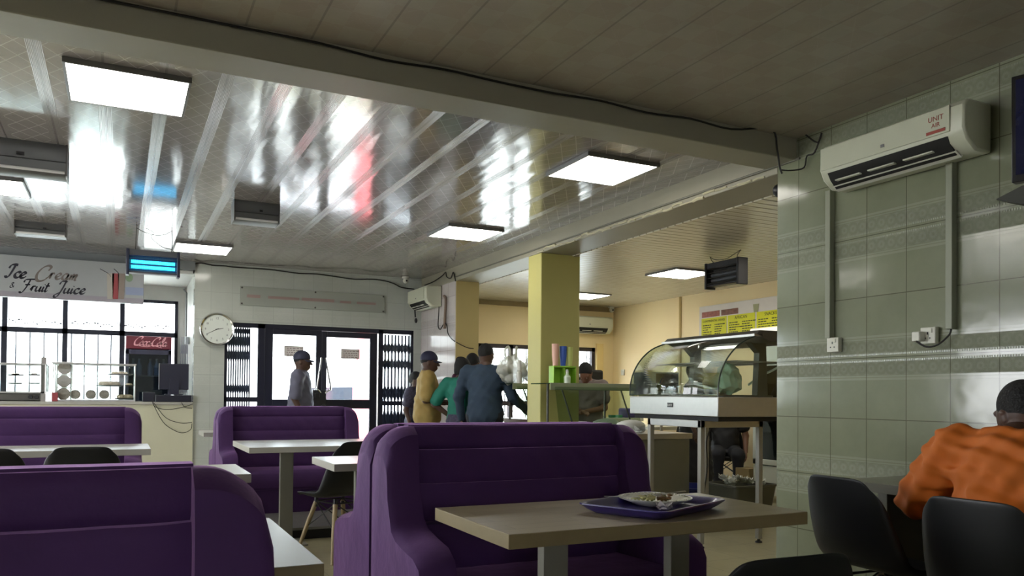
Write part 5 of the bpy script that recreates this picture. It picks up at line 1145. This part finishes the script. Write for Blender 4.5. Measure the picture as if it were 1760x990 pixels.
    if cap:
        cp = [('e', Hd(0, -.006, .155), tuple(V(.088, .106, .095)), R)]; o0 = np.array(Hd(0, 0, .135)); up_ = R@np.array((0, -.05, 1.)); up_ /= np.linalg.norm(up_)
        mesh_obj('cap_crown', [mk(cp, hh*.55, .02, .003, lambda P, d: np.maximum(d, -((P-o0)@up_)))], cap, t)
        b = MB(); rows = []
        for i in range(5):
            v = i/4; row = []
            for k in range(11):
                u = 2*k/10-1; row.append(Hd(u*(.078-.012*v), .075+.085*v*math.sqrt(max(0, 1-u*u*.8))-.03*u*u, .142-.022*v-.014*u*u))
            rows.append(row)
        b.grid(rows); o = b.build('cap_brim', cap, t); md = o.modifiers.new('t', 'SOLIDIFY'); md.thickness = .006
    if shawl: shawl(t, L, Hd)
    return t
def fc(px, dpx=26.2):   # face direction given as heading in the room, degrees clockwise from +Y
    a = math.radians(px); return (math.sin(a), math.cos(a))
ys = mat('mustard_shirt', (152, 128, 72), .8, noise=.08); navy = mat('navy_cap', (30, 32, 58), .7); teal = mat('teal_dress', (18, 108, 90), .75, noise=.1); denim = mat('denim_shirt', (34, 52, 70), .8, noise=.15, nscale=12)
dk = mat('dark_trousers', (26, 28, 36), .8); grey_t = mat('grey_polo', (96, 96, 112), .8); blk = mat('black_tshirt', (20, 20, 22), .75); maroon = mat('maroon_top', (92, 30, 66), .8); orange = mat('orange_shirt', (196, 102, 24), .75, noise=.08, nscale=6, bump=.15, bscale=25)
patt = mat('floral_print', (64, 62, 82), .8, noise=.9, nscale=45); grey_s = mat('grey_tshirt', (112, 100, 96), .8); jeans = mat('dark_jeans', (38, 44, 58), .8)
p = at(740, 597, Y=9.35)
person('man in mustard shirt and navy cap standing before the pale side wall', at(735, 640, Y=8.95).x, 8.95, fc(108), 1.665, hair='short', cap=navy, shirt=ys, sleeve='half', lower=ys if False else mat('khaki_trousers', (150, 128, 72), .8), head=(0, -3), build=1.08, la=((-.20, -.03, 1.13), (-.12, .22, 1.08)), ra=((.22, -.03, 1.12), (.10, .24, 1.10)), hem=.78)
person('woman in teal dress with her hand on her hip, standing in the queue', at(788, 660, Y=8.6).x, 8.5, fc(48), 1.57, hair='wrap', shirt=teal, sleeve='half', lower=patt, lower_kind='skirt', head=(-25, -8), build=1.08, la=((-.36, -.06, 1.14), (-.17, .04, .98)), hem=.90)
person('man in dark denim shirt reaching a hand to the counter', at(834, 650, Y=8.1).x, 8.1, fc(42), 1.73, hair='short', shirt=denim, sleeve='long', lower=dk, head=(-12, -4), build=1.18, ra=((.30, .05, 1.13), (.42, .34, .945)), hem=.84, curls=(.4, .35))
person('person in maroon top mostly hidden between teal woman and denim man', at(817, 640, Y=8.84).x-.04, 8.84, fc(40), 1.66, hair='short', shirt=maroon, sleeve='short', lower=maroon, lower_kind='skirt', build=1.0)
person('man in grey polo shirt and cap walking past the glass doors', at(517, 640, Y=9.95).x, 9.95, fc(112), 1.675, hair='short', cap=mat('dark_cap', (44, 46, 66), .7), shirt=grey_t, sleeve='half', lower=jeans, head=(0, -2), build=1.02, la=((-.22, -.04, 1.12), (-.20, .05, .86)), ra=((.22, -.03, 1.12), (.20, .08, .86)), hem=.86)
person('person in dark floral clothes partly hidden behind the mustard-shirted man', at(716, 660, Y=9.88).x, 9.9, fc(140), 1.45, hair='bun', shirt=patt, sleeve='short', lower=patt, lower_kind='skirt')
person('woman bending her head with folded arms behind the green-edged glass shelf', at(1012, 650, Y=7.95).x, 7.95, fc(-125), 1.56, skin=M_skin_l, hair='bun', shirt=grey_s, sleeve='short', lower=dk, head=(10, -42), build=1.15, lean=.10, la=((-.26, .08, 1.12), (.02, .28, 1.05)), ra=((.26, .08, 1.12), (-.04, .30, 1.08)), hem=.9)
person('person in black T-shirt standing behind the curved glass display', at(1193, 650, Y=6.95).x, 6.95, fc(140), 1.53, hair='short', shirt=blk, sleeve='short', lower=blk, lower_kind='skirt', build=1.05)
person('person in black clothes seated in the kitchen, hand hanging by the chair', 6.62, 7.55, (-.6, -.8), 1.62, skin=M_skin_l, hair='short', shirt=blk, sleeve='short', lower=dk, seated=.42, la=((-.25, .0, 1.12), (-.24, .12, .92)), ra=((.25, 0, 1.12), (.22, .15, .95)))
person('man in orange shirt seated at the grey table by the tiled wall', 2.80, 1.76, (1, .10), 1.66, hair='short', shirt=orange, sleeve='half', lower=jeans, head=(58, -14), drop=.045, build=1.24, seated=.40, lean=.26, fine=True,
       la=((-.46, .14, 1.12), (-.30, .40, 1.19)), ra=((.40, .16, 1.13), (.18, .40, 1.19)), hem=.86, curls=(.7, .7))
